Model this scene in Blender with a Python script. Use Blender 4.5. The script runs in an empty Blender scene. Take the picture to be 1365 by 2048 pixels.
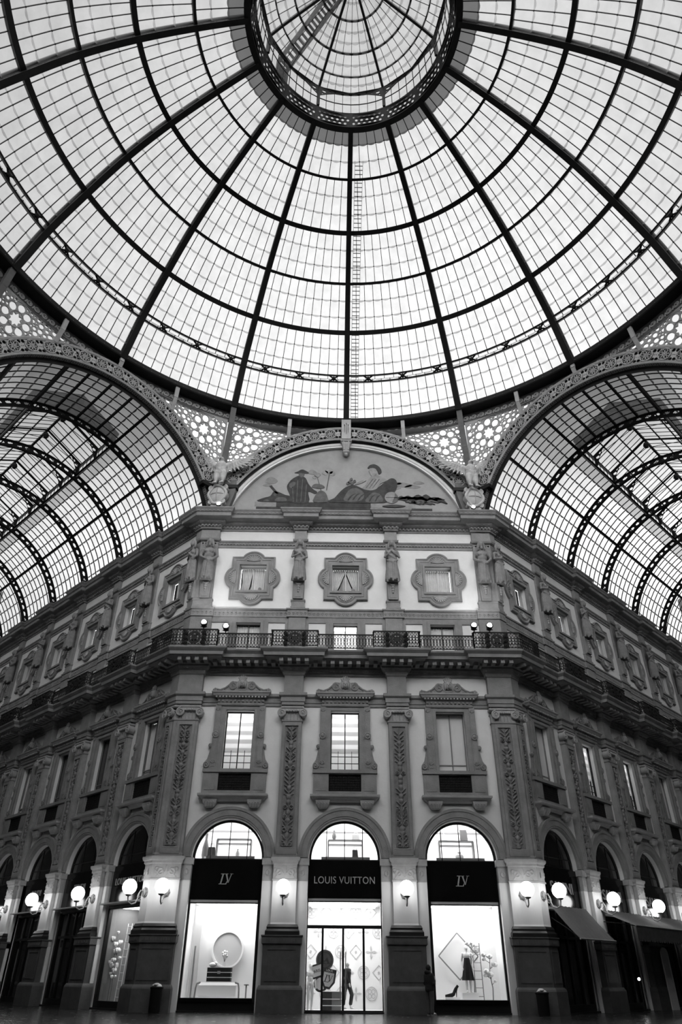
import bpy, math, random
from math import sin, cos, tan, pi, radians as rad, sqrt, hypot, atan2
from mathutils import Vector, Matrix
from mathutils.geometry import tessellate_polygon

random.seed(7)
SC = bpy.context.scene
COL = SC.collection
S2 = sqrt(.5)

# ------------------------------------------------------------------ camera
Y0, W = 18.845, 8.302            # octagon: distance of the front wall, half its width
YF = (W + Y0) * sqrt(.5)         # distance of the arm openings from the centre
cam_d = bpy.data.cameras.new('camera')
cam_d.sensor_fit = 'HORIZONTAL'
cam_d.sensor_width = 36.0
cam_d.lens = 1379.77 * 36.0 / 1365.0
cam_d.clip_end = 400
cam = bpy.data.objects.new('camera', cam_d)
COL.objects.link(cam)
_r = Vector((0.99990748, -0.01179807, 0.00677047))
_u = Vector((-0.0122162, -0.55992771, 0.8284514))
_f = Vector((0.00598316, 0.82845746, 0.56002004))
M_ = Matrix((( _r.x, _u.x, -_f.x, -0.5365), (_r.y, _u.y, -_f.y, -15.376), (_r.z, _u.z, -_f.z, 1.176), (0, 0, 0, 1)))
cam.matrix_world = M_
SC.camera = cam

# ------------------------------------------------------------------ sky and exposure
SC.view_settings.view_transform = 'Standard'
SC.view_settings.look = 'None'
SC.view_settings.exposure = 0.0
SC.view_settings.gamma = 1.0
SC.view_settings.use_curve_mapping = False
world = bpy.data.worlds.new('overcast_sky')
SC.world = world
world.use_nodes = True
wn, wl = world.node_tree.nodes, world.node_tree.links
wn.clear()
w_out = wn.new('ShaderNodeOutputWorld'); w_bg = wn.new('ShaderNodeBackground')
w_tc = wn.new('ShaderNodeTexCoord')
w_dot = wn.new('ShaderNodeVectorMath'); w_dot.operation = 'DOT_PRODUCT'
sd = Vector((0.10, 0.80, 0.58)).normalized()      # the bright part of the cloud cover
w_dot.inputs[1].default_value = sd
w_nrm = wn.new('ShaderNodeVectorMath'); w_nrm.operation = 'NORMALIZE'
w_r = wn.new('ShaderNodeValToRGB')
cr = w_r.color_ramp
SKY = [(0.0, .18), (0.55, .36), (0.74, .52), (0.86, .74), (0.94, 1.0), (1.0, 1.12)]
cr.elements[0].position = SKY[0][0]; cr.elements[0].color = (*[SKY[0][1]] * 3, 1)
cr.elements[1].position = SKY[-1][0]; cr.elements[1].color = (*[SKY[-1][1]] * 3, 1)
for p_, c_ in SKY[1:-1]:
    e_ = cr.elements.new(p_); e_.color = (c_, c_, c_, 1)
w_n = wn.new('ShaderNodeTexNoise'); w_n.inputs['Scale'].default_value = 3.0; w_n.inputs['Detail'].default_value = 3
w_mr = wn.new('ShaderNodeMapRange'); w_mr.inputs['To Min'].default_value = .93; w_mr.inputs['To Max'].default_value = 1.07
w_mul = wn.new('ShaderNodeMix'); w_mul.data_type = 'RGBA'; w_mul.blend_type = 'MULTIPLY'; w_mul.inputs['Factor'].default_value = 1
wl.new(w_tc.outputs['Generated'], w_nrm.inputs[0]); wl.new(w_nrm.outputs['Vector'], w_dot.inputs[0])
wl.new(w_dot.outputs['Value'], w_r.inputs['Fac'])
wl.new(w_nrm.outputs['Vector'], w_n.inputs['Vector']); wl.new(w_n.outputs['Fac'], w_mr.inputs['Value'])
wl.new(w_r.outputs['Color'], w_mul.inputs['A']); wl.new(w_mr.outputs['Result'], w_mul.inputs['B'])
# added bright patch of sky, unseen behind the viewer, to light the front
w_dot2 = wn.new('ShaderNodeVectorMath'); w_dot2.operation = 'DOT_PRODUCT'
w_dot2.inputs[1].default_value = Vector((0.0, -0.66, 0.75)).normalized()
w_mr2 = wn.new('ShaderNodeMapRange'); w_mr2.interpolation_type = 'SMOOTHSTEP'
w_mr2.inputs['From Min'].default_value = .55; w_mr2.inputs['From Max'].default_value = .95
w_mr2.inputs['To Min'].default_value = 0; w_mr2.inputs['To Max'].default_value = 2.5
w_add = wn.new('ShaderNodeMix'); w_add.data_type = 'RGBA'; w_add.blend_type = 'ADD'; w_add.inputs['Factor'].default_value = 1
wl.new(w_nrm.outputs['Vector'], w_dot2.inputs[0]); wl.new(w_dot2.outputs['Value'], w_mr2.inputs['Value'])
wl.new(w_mul.outputs['Result'], w_add.inputs['A']); wl.new(w_mr2.outputs['Result'], w_add.inputs['B'])
# a lighter band of sky low over the roofs
w_sep = wn.new('ShaderNodeSeparateXYZ'); w_mr3 = wn.new('ShaderNodeMapRange'); w_mr3.interpolation_type = 'SMOOTHSTEP'
w_mr3.inputs['From Min'].default_value = .46; w_mr3.inputs['From Max'].default_value = .69
w_mr3.inputs['To Min'].default_value = 4.2; w_mr3.inputs['To Max'].default_value = 1.0
w_mul3 = wn.new('ShaderNodeMix'); w_mul3.data_type = 'RGBA'; w_mul3.blend_type = 'MULTIPLY'; w_mul3.inputs['Factor'].default_value = 1
wl.new(w_nrm.outputs['Vector'], w_sep.inputs[0]); wl.new(w_sep.outputs['Z'], w_mr3.inputs['Value'])
wl.new(w_add.outputs['Result'], w_mul3.inputs['A']); wl.new(w_mr3.outputs['Result'], w_mul3.inputs['B'])
wl.new(w_mul3.outputs['Result'], w_bg.inputs['Color'])
SKY_STRENGTH = 1.0
w_bg.inputs['Strength'].default_value = SKY_STRENGTH
wl.new(w_bg.outputs['Background'], w_out.inputs['Surface'])

LAMP_GLOW = 11.0        # white globes on the piers
FLOOD_GLOW = 12.0       # lens of a floodlight
FLOOD_W = 130.0         # its beam
SPOT_W = 260.0          # small spots at the feet of the eagles
SHOP_GLOW = 9.5         # ceiling light panels in the shop windows
ROOM_GLOW = 7.0         # ceiling light panels in the rooms above

# ------------------------------------------------------------------ materials
def new_mat(name):
    m = bpy.data.materials.new(name); m.use_nodes = True
    return m, m.node_tree.nodes, m.node_tree.links

def stone_mat(name, base, rough=.75, var=.18, scale=1.2, bump=.15, bscale=14., metal=0., spec=.35, streak=False):
    m, n, l = new_mat(name)
    b = n['Principled BSDF']
    tc = n.new('ShaderNodeTexCoord')
    nz = n.new('ShaderNodeTexNoise'); nz.inputs['Scale'].default_value = scale; nz.inputs['Detail'].default_value = 6
    nz.inputs['Roughness'].default_value = .65
    src = tc.outputs['Object']
    if streak:
        mp = n.new('ShaderNodeMapping'); mp.inputs['Scale'].default_value = (1, 1, .25); l.new(src, mp.inputs['Vector']); src = mp.outputs['Vector']
    l.new(src, nz.inputs['Vector'])
    r = n.new('ShaderNodeValToRGB')
    lo, hi = base * (1 - var), base * (1 + var)
    r.color_ramp.elements[0].position = .3; r.color_ramp.elements[0].color = (lo, lo, lo, 1)
    r.color_ramp.elements[1].position = .7; r.color_ramp.elements[1].color = (hi, hi, hi, 1)
    l.new(nz.outputs['Fac'], r.inputs['Fac']); l.new(r.outputs['Color'], b.inputs['Base Color'])
    b.inputs['Roughness'].default_value = rough; b.inputs['Metallic'].default_value = metal
    b.inputs['Specular IOR Level'].default_value = spec
    if bump:
        n2 = n.new('ShaderNodeTexNoise'); n2.inputs['Scale'].default_value = bscale; n2.inputs['Detail'].default_value = 4
        l.new(tc.outputs['Object'], n2.inputs['Vector'])
        bp = n.new('ShaderNodeBump'); bp.inputs['Strength'].default_value = bump; bp.inputs['Distance'].default_value = .05
        l.new(n2.outputs['Fac'], bp.inputs['Height']); l.new(bp.outputs['Normal'], b.inputs['Normal'])
    return m

def glow_mat(name, c, strength):
    m, n, l = new_mat(name)
    b = n['Principled BSDF']
    b.inputs['Base Color'].default_value = (c, c, c, 1)
    b.inputs['Emission Color'].default_value = (c, c, c, 1)
    b.inputs['Emission Strength'].default_value = strength
    return m

def roof_glass(name, tr, diff):
    m, n, l = new_mat(name)
    n.remove(n['Principled BSDF'])
    out = n['Material Output']
    t = n.new('ShaderNodeBsdfTransparent'); d = n.new('ShaderNodeBsdfTranslucent'); mx = n.new('ShaderNodeMixShader')
    tc = n.new('ShaderNodeTexCoord')
    nz = n.new('ShaderNodeTexNoise'); nz.inputs['Scale'].default_value = 1.3; nz.inputs['Detail'].default_value = 5
    r = n.new('ShaderNodeMapRange')
    r.inputs['From Min'].default_value = .3; r.inputs['From Max'].default_value = .75
    r.inputs['To Min'].default_value = min(1, tr * 1.06); r.inputs['To Max'].default_value = tr * .86
    l.new(tc.outputs['Object'], nz.inputs['Vector']); l.new(nz.outputs['Fac'], r.inputs['Value'])
    l.new(r.outputs['Result'], t.inputs['Color'])
    d.inputs['Color'].default_value = (.8, .8, .8, 1)
    mx.inputs['Fac'].default_value = diff
    l.new(t.outputs[0], mx.inputs[1]); l.new(d.outputs[0], mx.inputs[2]); l.new(mx.outputs[0], out.inputs['Surface'])
    return m

def clear_glass(name, tint=.95):
    m, n, l = new_mat(name)
    n.remove(n['Principled BSDF'])
    out = n['Material Output']
    t = n.new('ShaderNodeBsdfTransparent'); t.inputs['Color'].default_value = (tint, tint, tint, 1)
    g = n.new('ShaderNodeBsdfGlossy'); g.inputs['Roughness'].default_value = .02
    fr = n.new('ShaderNodeFresnel'); fr.inputs['IOR'].default_value = 1.45
    mx = n.new('ShaderNodeMixShader')
    ge = n.new('ShaderNodeNewGeometry'); iv = n.new('ShaderNodeMath'); iv.operation = 'SUBTRACT'; iv.inputs[0].default_value = 1
    ml = n.new('ShaderNodeMath'); ml.operation = 'MULTIPLY'
    l.new(ge.outputs['Backfacing'], iv.inputs[1]); l.new(fr.outputs[0], ml.inputs[0]); l.new(iv.outputs[0], ml.inputs[1])
    l.new(ml.outputs[0], mx.inputs['Fac']); l.new(t.outputs[0], mx.inputs[1]); l.new(g.outputs[0], mx.inputs[2])
    l.new(mx.outputs[0], out.inputs['Surface'])
    return m

def floor_mat():
    m, n, l = new_mat('polished_dark_floor')
    b = n['Principled BSDF']
    tc = n.new('ShaderNodeTexCoord')
    ck = n.new('ShaderNodeTexChecker'); ck.inputs['Scale'].default_value = .55
    ck.inputs['Color1'].default_value = (.022, .022, .022, 1); ck.inputs['Color2'].default_value = (.012, .012, .012, 1)
    nz = n.new('ShaderNodeTexNoise'); nz.inputs['Scale'].default_value = 2.5; nz.inputs['Detail'].default_value = 5
    mr = n.new('ShaderNodeMapRange'); mr.inputs['To Min'].default_value = .10; mr.inputs['To Max'].default_value = .36
    l.new(tc.outputs['Object'], ck.inputs['Vector']); l.new(tc.outputs['Object'], nz.inputs['Vector'])
    l.new(ck.outputs['Color'], b.inputs['Base Color']); l.new(nz.outputs['Fac'], mr.inputs['Value'])
    l.new(mr.outputs['Result'], b.inputs['Roughness'])
    b.inputs['Specular IOR Level'].default_value = .28
    return m

def stripe_blind():
    m, n, l = new_mat('striped_blind_fabric')
    n.remove(n['Principled BSDF']); out = n['Material Output']
    tc = n.new('ShaderNodeTexCoord'); sx = n.new('ShaderNodeSeparateXYZ')
    w = n.new('ShaderNodeMath'); w.operation = 'MULTIPLY'; w.inputs[1].default_value = 2 * pi / .42
    s = n.new('ShaderNodeMath'); s.operation = 'SINE'
    r = n.new('ShaderNodeMapRange'); r.inputs['From Min'].default_value = -.3; r.inputs['From Max'].default_value = .3
    r.inputs['To Min'].default_value = .62; r.inputs['To Max'].default_value = .95
    t = n.new('ShaderNodeBsdfTranslucent'); d = n.new('ShaderNodeBsdfTransparent'); d.inputs['Color'].default_value = (.8, .8, .8, 1)
    mx = n.new('ShaderNodeMixShader'); mx.inputs['Fac'].default_value = .25
    l.new(tc.outputs['Object'], sx.inputs[0]); l.new(sx.outputs['Z'], w.inputs[0]); l.new(w.outputs[0], s.inputs[0])
    l.new(s.outputs[0], r.inputs['Value']); l.new(r.outputs['Result'], t.inputs['Color'])
    l.new(t.outputs[0], mx.inputs[1]); l.new(d.outputs[0], mx.inputs[2]); l.new(mx.outputs[0], out.inputs['Surface'])
    return m

PLASTER = stone_mat('pale_plaster', .62, .9, .07, .8, .08, 9)
STONE = stone_mat('grey_stone', .21, .8, .20, 1.6, .25, 18)
STONE_L = stone_mat('light_grey_stone', .30, .8, .18, 1.6, .25, 18)
RELIEF = stone_mat('carved_stone', .165, .8, .25, 3.0, .3, 22)
FIGURE = stone_mat('weathered_figure_stone', .19, .8, .22, 3.0, .3, 20)
EAGLE = stone_mat('pale_eagle_stone', .40, .85, .2, 3.0, .4, 22)
MARBLE = stone_mat('white_marble', .62, .55, .08, 1.2, .03, 8, streak=True)
GRANITE = stone_mat('dark_granite', .07, .6, .25, 2.2, .05, 30)
BLACKSTONE = stone_mat('black_stone', .012, .35, .2, 2, 0)
IRON = stone_mat('black_iron', .010, .6, .3, 2, .05, 20, spec=.2)
IRON_L = stone_mat('painted_grey_iron', .22, .6, .15, 2, .05, 20)
IRON_M = stone_mat('painted_dark_grey_iron', .10, .6, .2, 2, .05, 20)
LATTICE = stone_mat('painted_pale_lattice', .34, .6, .15, 2, .05, 20)
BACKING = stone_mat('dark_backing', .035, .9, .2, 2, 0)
SIGN = stone_mat('black_gloss_panel', .003, .10, .2, 1, 0, spec=.32)
FRAME = stone_mat('black_metal_frame', .006, .4, .2, 1, 0)
LETTER = stone_mat('brushed_letter_metal', .30, .45, .1, 3, 0)
WOODGREY = stone_mat('dark_timber', .05, .6, .25, 3, .1)
SASH = stone_mat('painted_window_sash', .16, .5, .1, 3, 0)
LINEN = stone_mat('white_linen', .55, .9, .1, 3, .1, 30)
WHITE = stone_mat('white_paint', .80, .7, .03, 1, 0)
OFFWHITE = stone_mat('pale_grey_paint', .55, .7, .05, 1, 0)
MIDGREY = stone_mat('mid_grey_lacquer', .22, .5, .08, 2, 0)
DARKCLOTH = stone_mat('dark_cloth', .012, .9, .25, 4, .15, 40)
GREYCLOTH = stone_mat('grey_cloth', .06, .9, .2, 4, .15, 40)
SKIN = stone_mat('skin', .30, .6, .06, 5, 0)
AWNING = stone_mat('grey_awning_canvas', .11, .85, .1, 3, .1, 40)
PAINT_BG = stone_mat('painted_pale_sky', .27, .8, .16, .9, .05, 20)
PAINT_D = stone_mat('painted_dark_tone', .035, .8, .5, 2.5, .05, 20)
PAINT_M = stone_mat('painted_mid_tone', .085, .8, .4, 2.5, .05, 20)
PAINT_C = stone_mat('painted_cloud_tone', .19, .8, .25, 2.5, .05, 20)
PAINT_L = stone_mat('painted_light_tone', .22, .8, .25, 3, .05, 20)
FLOOR = floor_mat()
GLASS = roof_glass('roof_glass', .93, .10)
GLASS_V = roof_glass('vault_glass', .28, .05)
GLASS_S = roof_glass('soot_and_shade_roof_glass', .15, .05)  # soot on the dome top; in the vaults, shade put into the glass
GLASS_O = roof_glass('lapped_glass', .52, .10)
GLASS_L = roof_glass('lantern_glass', .80, .12)
PANE = clear_glass('window_glass')
DARKPANE = stone_mat('dark_window_glass', .010, .06, .2, 1, 0, spec=.5)
BLIND = stripe_blind()
GLOBE = glow_mat('lit_globe_glass', 1, LAMP_GLOW)
LENS = glow_mat('lit_floodlight_lens', 1, FLOOD_GLOW)
SHOPLIGHT = glow_mat('lit_shop_ceiling', 1, SHOP_GLOW)
ROOMLIGHT = glow_mat('lit_room_ceiling', 1, ROOM_GLOW)

# ------------------------------------------------------------------ mesh helpers
def circle(cx, cz, r, n=16, a0=0.):
    return [(cx + r * cos(a0 + 2 * pi * i / n), cz + r * sin(a0 + 2 * pi * i / n)) for i in range(n)]
def rect(x0, x1, z0, z1): return [(x0, z0), (x1, z0), (x1, z1), (x0, z1)]
def wallmap(u, v, w): return (u, -w, v)          # wall-local: u along the wall, v up, w outwards

class MB:
    def __init__(s): s.v = []; s.f = []
    def add(s, vs, fs):
        o = len(s.v); s.v += [tuple(p) for p in vs]; s.f += [tuple(i + o for i in f) for f in fs]
        return s
    def box(s, x0, x1, y0, y1, z0, z1, M=None):
        vs = [Vector((x, y, z)) for z in (z0, z1) for y in (y0, y1) for x in (x0, x1)]
        if M is not None: vs = [M @ p for p in vs]
        return s.add(vs, [(0, 2, 3, 1), (4, 5, 7, 6), (0, 1, 5, 4), (2, 6, 7, 3), (0, 4, 6, 2), (1, 3, 7, 5)])
    def wbox(s, x0, x1, q0, q1, z0, z1): return s.box(x0, x1, -q1, -q0, z0, z1)
    def fill(s, outer, holes=(), w0=0., w1=.1, fn=wallmap):
        loops = [list(outer)] + [list(h) for h in holes]
        tri = tessellate_polygon([[Vector((p[0], p[1], 0)) for p in lp] for lp in loops])
        flat = [p for lp in loops for p in lp]; n = len(flat)
        vs = [fn(p[0], p[1], w1) for p in flat] + [fn(p[0], p[1], w0) for p in flat]
        fs = [tuple(t) for t in tri] + [tuple(i + n for i in reversed(t)) for t in tri]
        o = 0
        for lp in loops:
            k = len(lp)
            for i in range(k):
                a, b = o + i, o + (i + 1) % k
                fs.append((a, b, b + n, a + n))
            o += k
        return s.add(vs, fs)
    def tube(s, pts, r, n=6, closed=False, cap=True):
        pts = [Vector(p) for p in pts]; k = len(pts); rings = []
        rr = r if isinstance(r, (list, tuple)) else [r] * k
        up = None
        for i in range(k):
            if closed: t = pts[(i + 1) % k] - pts[i - 1]
            else: t = pts[min(i + 1, k - 1)] - pts[max(i - 1, 0)]
            if t.length < 1e-9: t = Vector((0, 0, 1))
            t.normalize()
            if up is None:
                up = Vector((0, 0, 1)) if abs(t.z) < .9 else Vector((1, 0, 0))
            a = t.cross(up)
            if a.length < 1e-6: a = t.cross(Vector((0, 1, 0)))
            a.normalize(); b = a.cross(t).normalized(); up = b
            rings.append([pts[i] + (a * cos(2 * pi * j / n) + b * sin(2 * pi * j / n)) * rr[i] for j in range(n)])
        vs = [p for r_ in rings for p in r_]; fs = []
        for i in range(k if closed else k - 1):
            for j in range(n):
                a, b = i * n + j, i * n + (j + 1) % n
                c, d = ((i + 1) % k) * n + (j + 1) % n, ((i + 1) % k) * n + j
                fs.append((a, b, c, d))
        if not closed and cap: fs += [tuple(range(n - 1, -1, -1)), tuple((k - 1) * n + j for j in range(n))]
        return s.add(vs, fs)
    def bar(s, p, q, w, h, up=(0, 0, 1)):
        p, q = Vector(p), Vector(q); t = (q - p).normalized(); a = t.cross(Vector(up))
        if a.length < 1e-6: a = t.cross(Vector((1, 0, 0)))
        a.normalize(); b = a.cross(t)
        vs = [o + a * (w / 2 * i) + b * (h / 2 * j) for o in (p, q) for i, j in ((-1, -1), (1, -1), (1, 1), (-1, 1))]
        return s.add(vs, [(3, 2, 1, 0), (4, 5, 6, 7), (0, 1, 5, 4), (1, 2, 6, 5), (2, 3, 7, 6), (3, 0, 4, 7)])
    def lathe(s, prof, c=(0, 0, 0), n=20, M=None, a0=0., a1=2 * pi):
        full = abs(a1 - a0 - 2 * pi) < 1e-6; m = n if full else n + 1
        vs = []
        for r, z in prof:
            for j in range(m):
                a = a0 + (a1 - a0) * j / n
                p = Vector((r * cos(a), r * sin(a), z))
                if M is not None: p = M @ p
                vs.append(p + Vector(c))
        fs = []
        for i in range(len(prof) - 1):
            for j in range(n):
                b = (j + 1) % m
                fs.append((i * m + j, i * m + b, (i + 1) * m + b, (i + 1) * m + j))
        if full and prof[0] != prof[-1]:
            if prof[0][0] > 1e-6: fs.append(tuple(range(m - 1, -1, -1)))
            if prof[-1][0] > 1e-6: fs.append(tuple((len(prof) - 1) * m + j for j in range(m)))
        return s.add(vs, fs)
    def ball(s, c, r, n=12, k=8, M=None):
        rx, ry, rz = (r, r, r) if not isinstance(r, (tuple, list)) else r
        vs = []; c = Vector(c)
        for i in range(k + 1):
            a = -pi / 2 + pi * i / k
            for j in range(n):
                b = 2 * pi * j / n
                p = Vector((rx * cos(a) * cos(b), ry * cos(a) * sin(b), rz * sin(a)))
                if M is not None: p = M @ p
                vs.append(p + c)
        fs = [(i * n + j, i * n + (j + 1) % n, (i + 1) * n + (j + 1) % n, (i + 1) * n + j) for i in range(k) for j in range(n)]
        return s.add(vs, fs)
    def grid(s, fn, nu, nv):
        vs = [fn(i / nu, j / nv) for j in range(nv + 1) for i in range(nu + 1)]
        fs = [(j * (nu + 1) + i, j * (nu + 1) + i + 1, (j + 1) * (nu + 1) + i + 1, (j + 1) * (nu + 1) + i) for j in range(nv) for i in range(nu)]
        return s.add(vs, fs)
    def wrap(s, plan, prof, caps=True):
        """profile (outward offset, z) carried along a plan line with mitred corners"""
        k = len(plan); vs = []
        offs = mitre(plan)
        for d, z in prof:
            for i in range(k): vs.append((plan[i][0] + offs[i][0] * d, plan[i][1] + offs[i][1] * d, z))
        fs = [(j * k + i, j * k + i + 1, (j + 1) * k + i + 1, (j + 1) * k + i) for j in range(len(prof) - 1) for i in range(k - 1)]
        if caps:
            for j in (0, len(prof) - 1):
                lp = [Vector((vs[j * k + i][0], vs[j * k + i][1], 0)) for i in range(k)]
                fs += [tuple(j * k + a for a in t) for t in tessellate_polygon([lp])]
        return s.add(vs, fs)
    def studs(s, plan, d, z0, z1, w, depth, pitch, minlen=.3):
        """a row of small blocks along a plan line (dentils, modillions)"""
        offs = mitre(plan); P = [Vector((p[0] + o[0] * d, p[1] + o[1] * d)) for p, o in zip(plan, offs)]
        for a, b in zip(P[:-1], P[1:]):
            L = (b - a).length
            if L < minlen: continue
            t = (b - a) / L; nrm = Vector((t.y, -t.x)); n = max(1, int(L / pitch))
            for i in range(n):
                c = a + t * (L * (i + .5) / n)
                vs = []
                for z in (z0, z1):
                    for e, g in ((-w / 2, 0), (w / 2, 0), (w / 2, depth), (-w / 2, depth)):
                        p = c + t * e + nrm * g; vs.append((p.x, p.y, z))
                s.add(vs, [(3, 2, 1, 0), (4, 5, 6, 7), (0, 1, 5, 4), (1, 2, 6, 5), (2, 3, 7, 6), (3, 0, 4, 7)])
        return s
    def mesh(s, name, mat, smooth=False):
        me = bpy.data.meshes.new(name); me.from_pydata(s.v, [], s.f); me.update()
        if mat: me.materials.append(mat)
        if smooth:
            me.polygons.foreach_set('use_smooth', [True] * len(me.polygons))
            me.set_sharp_from_angle(angle=rad(40))
        return me
    def build(s, name, mat, parent=None, smooth=False, **kw):
        return link(name, s.mesh(name, mat, smooth), parent, **kw)

def mitre(plan):
    k = len(plan); N = []
    for a, b in zip(plan[:-1], plan[1:]):
        dx, dy = b[0] - a[0], b[1] - a[1]; L = hypot(dx, dy); N.append((dy / L, -dx / L))
    out = []
    for i in range(k):
        if i == 0: out.append(N[0])
        elif i == k - 1: out.append(N[-1])
        else:
            a, b = N[i - 1], N[i]; q = 1 + a[0] * b[0] + a[1] * b[1]
            out.append(((a[0] + b[0]) / q, (a[1] + b[1]) / q))
    return out

def link(name, data, parent=None, loc=None, rot=None, label=None):
    o = bpy.data.objects.new(name, data); COL.objects.link(o)
    if parent: o.parent = parent
    if loc is not None: o.location = loc
    if rot is not None: o.rotation_euler = rot
    if label: o['label'] = label
    return o

def tag(o, label=None, cat=None, group=None, kind=None):
    if label: o['label'] = label
    if cat: o['category'] = cat
    if group: o['group'] = group
    if kind: o['kind'] = kind
    return o

def thing(name, label, cat, loc=(0, 0, 0), rotz=0., group=None, kind=None):
    o = bpy.data.objects.new(name, None); COL.objects.link(o)
    o.empty_display_size = .2
    o.location = loc; o.rotation_euler = (0, 0, rotz)
    return tag(o, label, cat, group, kind)

def dup(root, loc, rotz, label=None, group=None, name=None, sx=None):
    def cp(o, par):
        c = o.copy(); COL.objects.link(c)
        if par is not None: c.parent = par
        for ch in o.children: cp(ch, c)
        return c
    r = cp(root, None)
    r.location = loc; r.rotation_euler = (0, 0, rotz)
    if label: r['label'] = label
    if group: r['group'] = group
    if name: r.name = name
    if sx: r.scale = (sx, 1, 1)
    return r

def organic(mb, voxel, name, mat, smooth_it=2):
    """solid shapes fused into one continuous skin"""
    o = bpy.data.objects.new('fuse', mb.mesh('fuse', mat)); COL.objects.link(o)
    md = o.modifiers.new('r', 'REMESH'); md.mode = 'VOXEL'; md.voxel_size = voxel
    sm = o.modifiers.new('s', 'SMOOTH'); sm.iterations = smooth_it; sm.factor = .5
    dg = bpy.context.evaluated_depsgraph_get()
    me = bpy.data.meshes.new_from_object(o.evaluated_get(dg)); me.name = name
    me.polygons.foreach_set('use_smooth', [True] * len(me.polygons))
    if not me.materials: me.materials.append(mat)
    bpy.data.objects.remove(o)
    return me

def text_mesh(body, size, extrude, mat, spacing=1.0):
    c = bpy.data.curves.new('letters', 'FONT'); c.body = body; c.size = size; c.extrude = extrude
    c.align_x = 'CENTER'; c.space_character = spacing; c.resolution_u = 4
    o = bpy.data.objects.new('letters', c); COL.objects.link(o)
    dg = bpy.context.evaluated_depsgraph_get()
    me = bpy.data.meshes.new_from_object(o.evaluated_get(dg)); me.name = 'lettering'
    bpy.data.objects.remove(o)
    me.transform(Matrix.Rotation(rad(90), 4, 'X'))
    me.materials.clear(); me.materials.append(mat)
    return me

def frame(seg, s, q=0., z=0.):
    """a place on the walls: seg 0 the front wall (s = x), -1 / 1 the side arms (s = distance from the corner)"""
    if seg == 0: return (s, Y0 - q, z), 0.
    return (seg * (W + s * S2 + q * S2), Y0 + s * S2 - q * S2, z), seg * pi / 4

# bays of the two arms as (first window, spacing, first pilaster)
ARM = {-1: (2.25, 4.72, 4.60), 1: (2.65, 5.0, 5.14)}
NB = 7
BX = (-5.225, 0., 5.225)         # bay centres of the front wall
PX = (-2.613, 2.613)             # piers of the front wall
ORD = ['nearest the corner', 'second from the corner', 'third from the corner', 'fourth from the corner', 'fifth from the corner', 'sixth from the corner', 'seventh from the corner']
SIDE = {-1: 'left', 1: 'right'}
def win_s(seg, k): return ARM[seg][0] + k * ARM[seg][1]
def pil_s(seg, k): return ARM[seg][2] + k * ARM[seg][1]

def wall_path(d=0., hw=.5, a=1.07, b=.5, jog=True, seg_only=None):
    """plan line of the whole front: down the left arm, along the front wall, up the right arm, stepping out at every pilaster"""
    pts = []
    def P(seg, s, q):
        (x, y, _), _r = frame(seg, s, q); pts.append((x, y))
    L = {sg: win_s(sg, NB - 1) + ARM[sg][1] / 2 for sg in (-1, 1)}
    t = tan(pi / 8)
    P(-1, L[-1], 0)
    if jog:
        for k in reversed(range(NB - 1)):
            s = pil_s(-1, k)
            P(-1, s + hw, 0); P(-1, s + hw, d); P(-1, s - hw, d); P(-1, s - hw, 0)
        P(-1, b, 0); P(-1, b, d); pts.append((-W - t * d, Y0 - d)); P(0, -W + a, d); P(0, -W + a, 0)
        for x in PX: P(0, x - hw, 0); P(0, x - hw, d); P(0, x + hw, d); P(0, x + hw, 0)
        P(0, W - a, 0); P(0, W - a, d); pts.append((W + t * d, Y0 - d)); P(1, b, d); P(1, b, 0)
        for k in range(NB - 1):
            s = pil_s(1, k)
            P(1, s - hw, 0); P(1, s - hw, d); P(1, s + hw, d); P(1, s + hw, 0)
    else:
        pts += [(-W, Y0), (W, Y0)]
    P(1, L[1], 0)
    return pts

def straight_plan(hw, q): return [(-hw, 0), (-hw, -q), (hw, -q), (hw, 0)]
def corner_plan(side, a, b, d):
    t = tan(pi / 8) * d
    p = [(-a, 0), (-a, -d), (t, -d), (b * S2 + d * S2, b * S2 - d * S2), (b * S2, b * S2)]
    if side < 0: p = [(-x, y) for x, y in reversed(p)]
    return p

# ------------------------------------------------------------------ floor and walls
ob = MB().box(-75, 75, -40, 95, -.3, 0).build('floor', FLOOR); ob['kind'] = 'structure'
tag(ob, 'dark polished stone floor in large square tiles')

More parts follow.
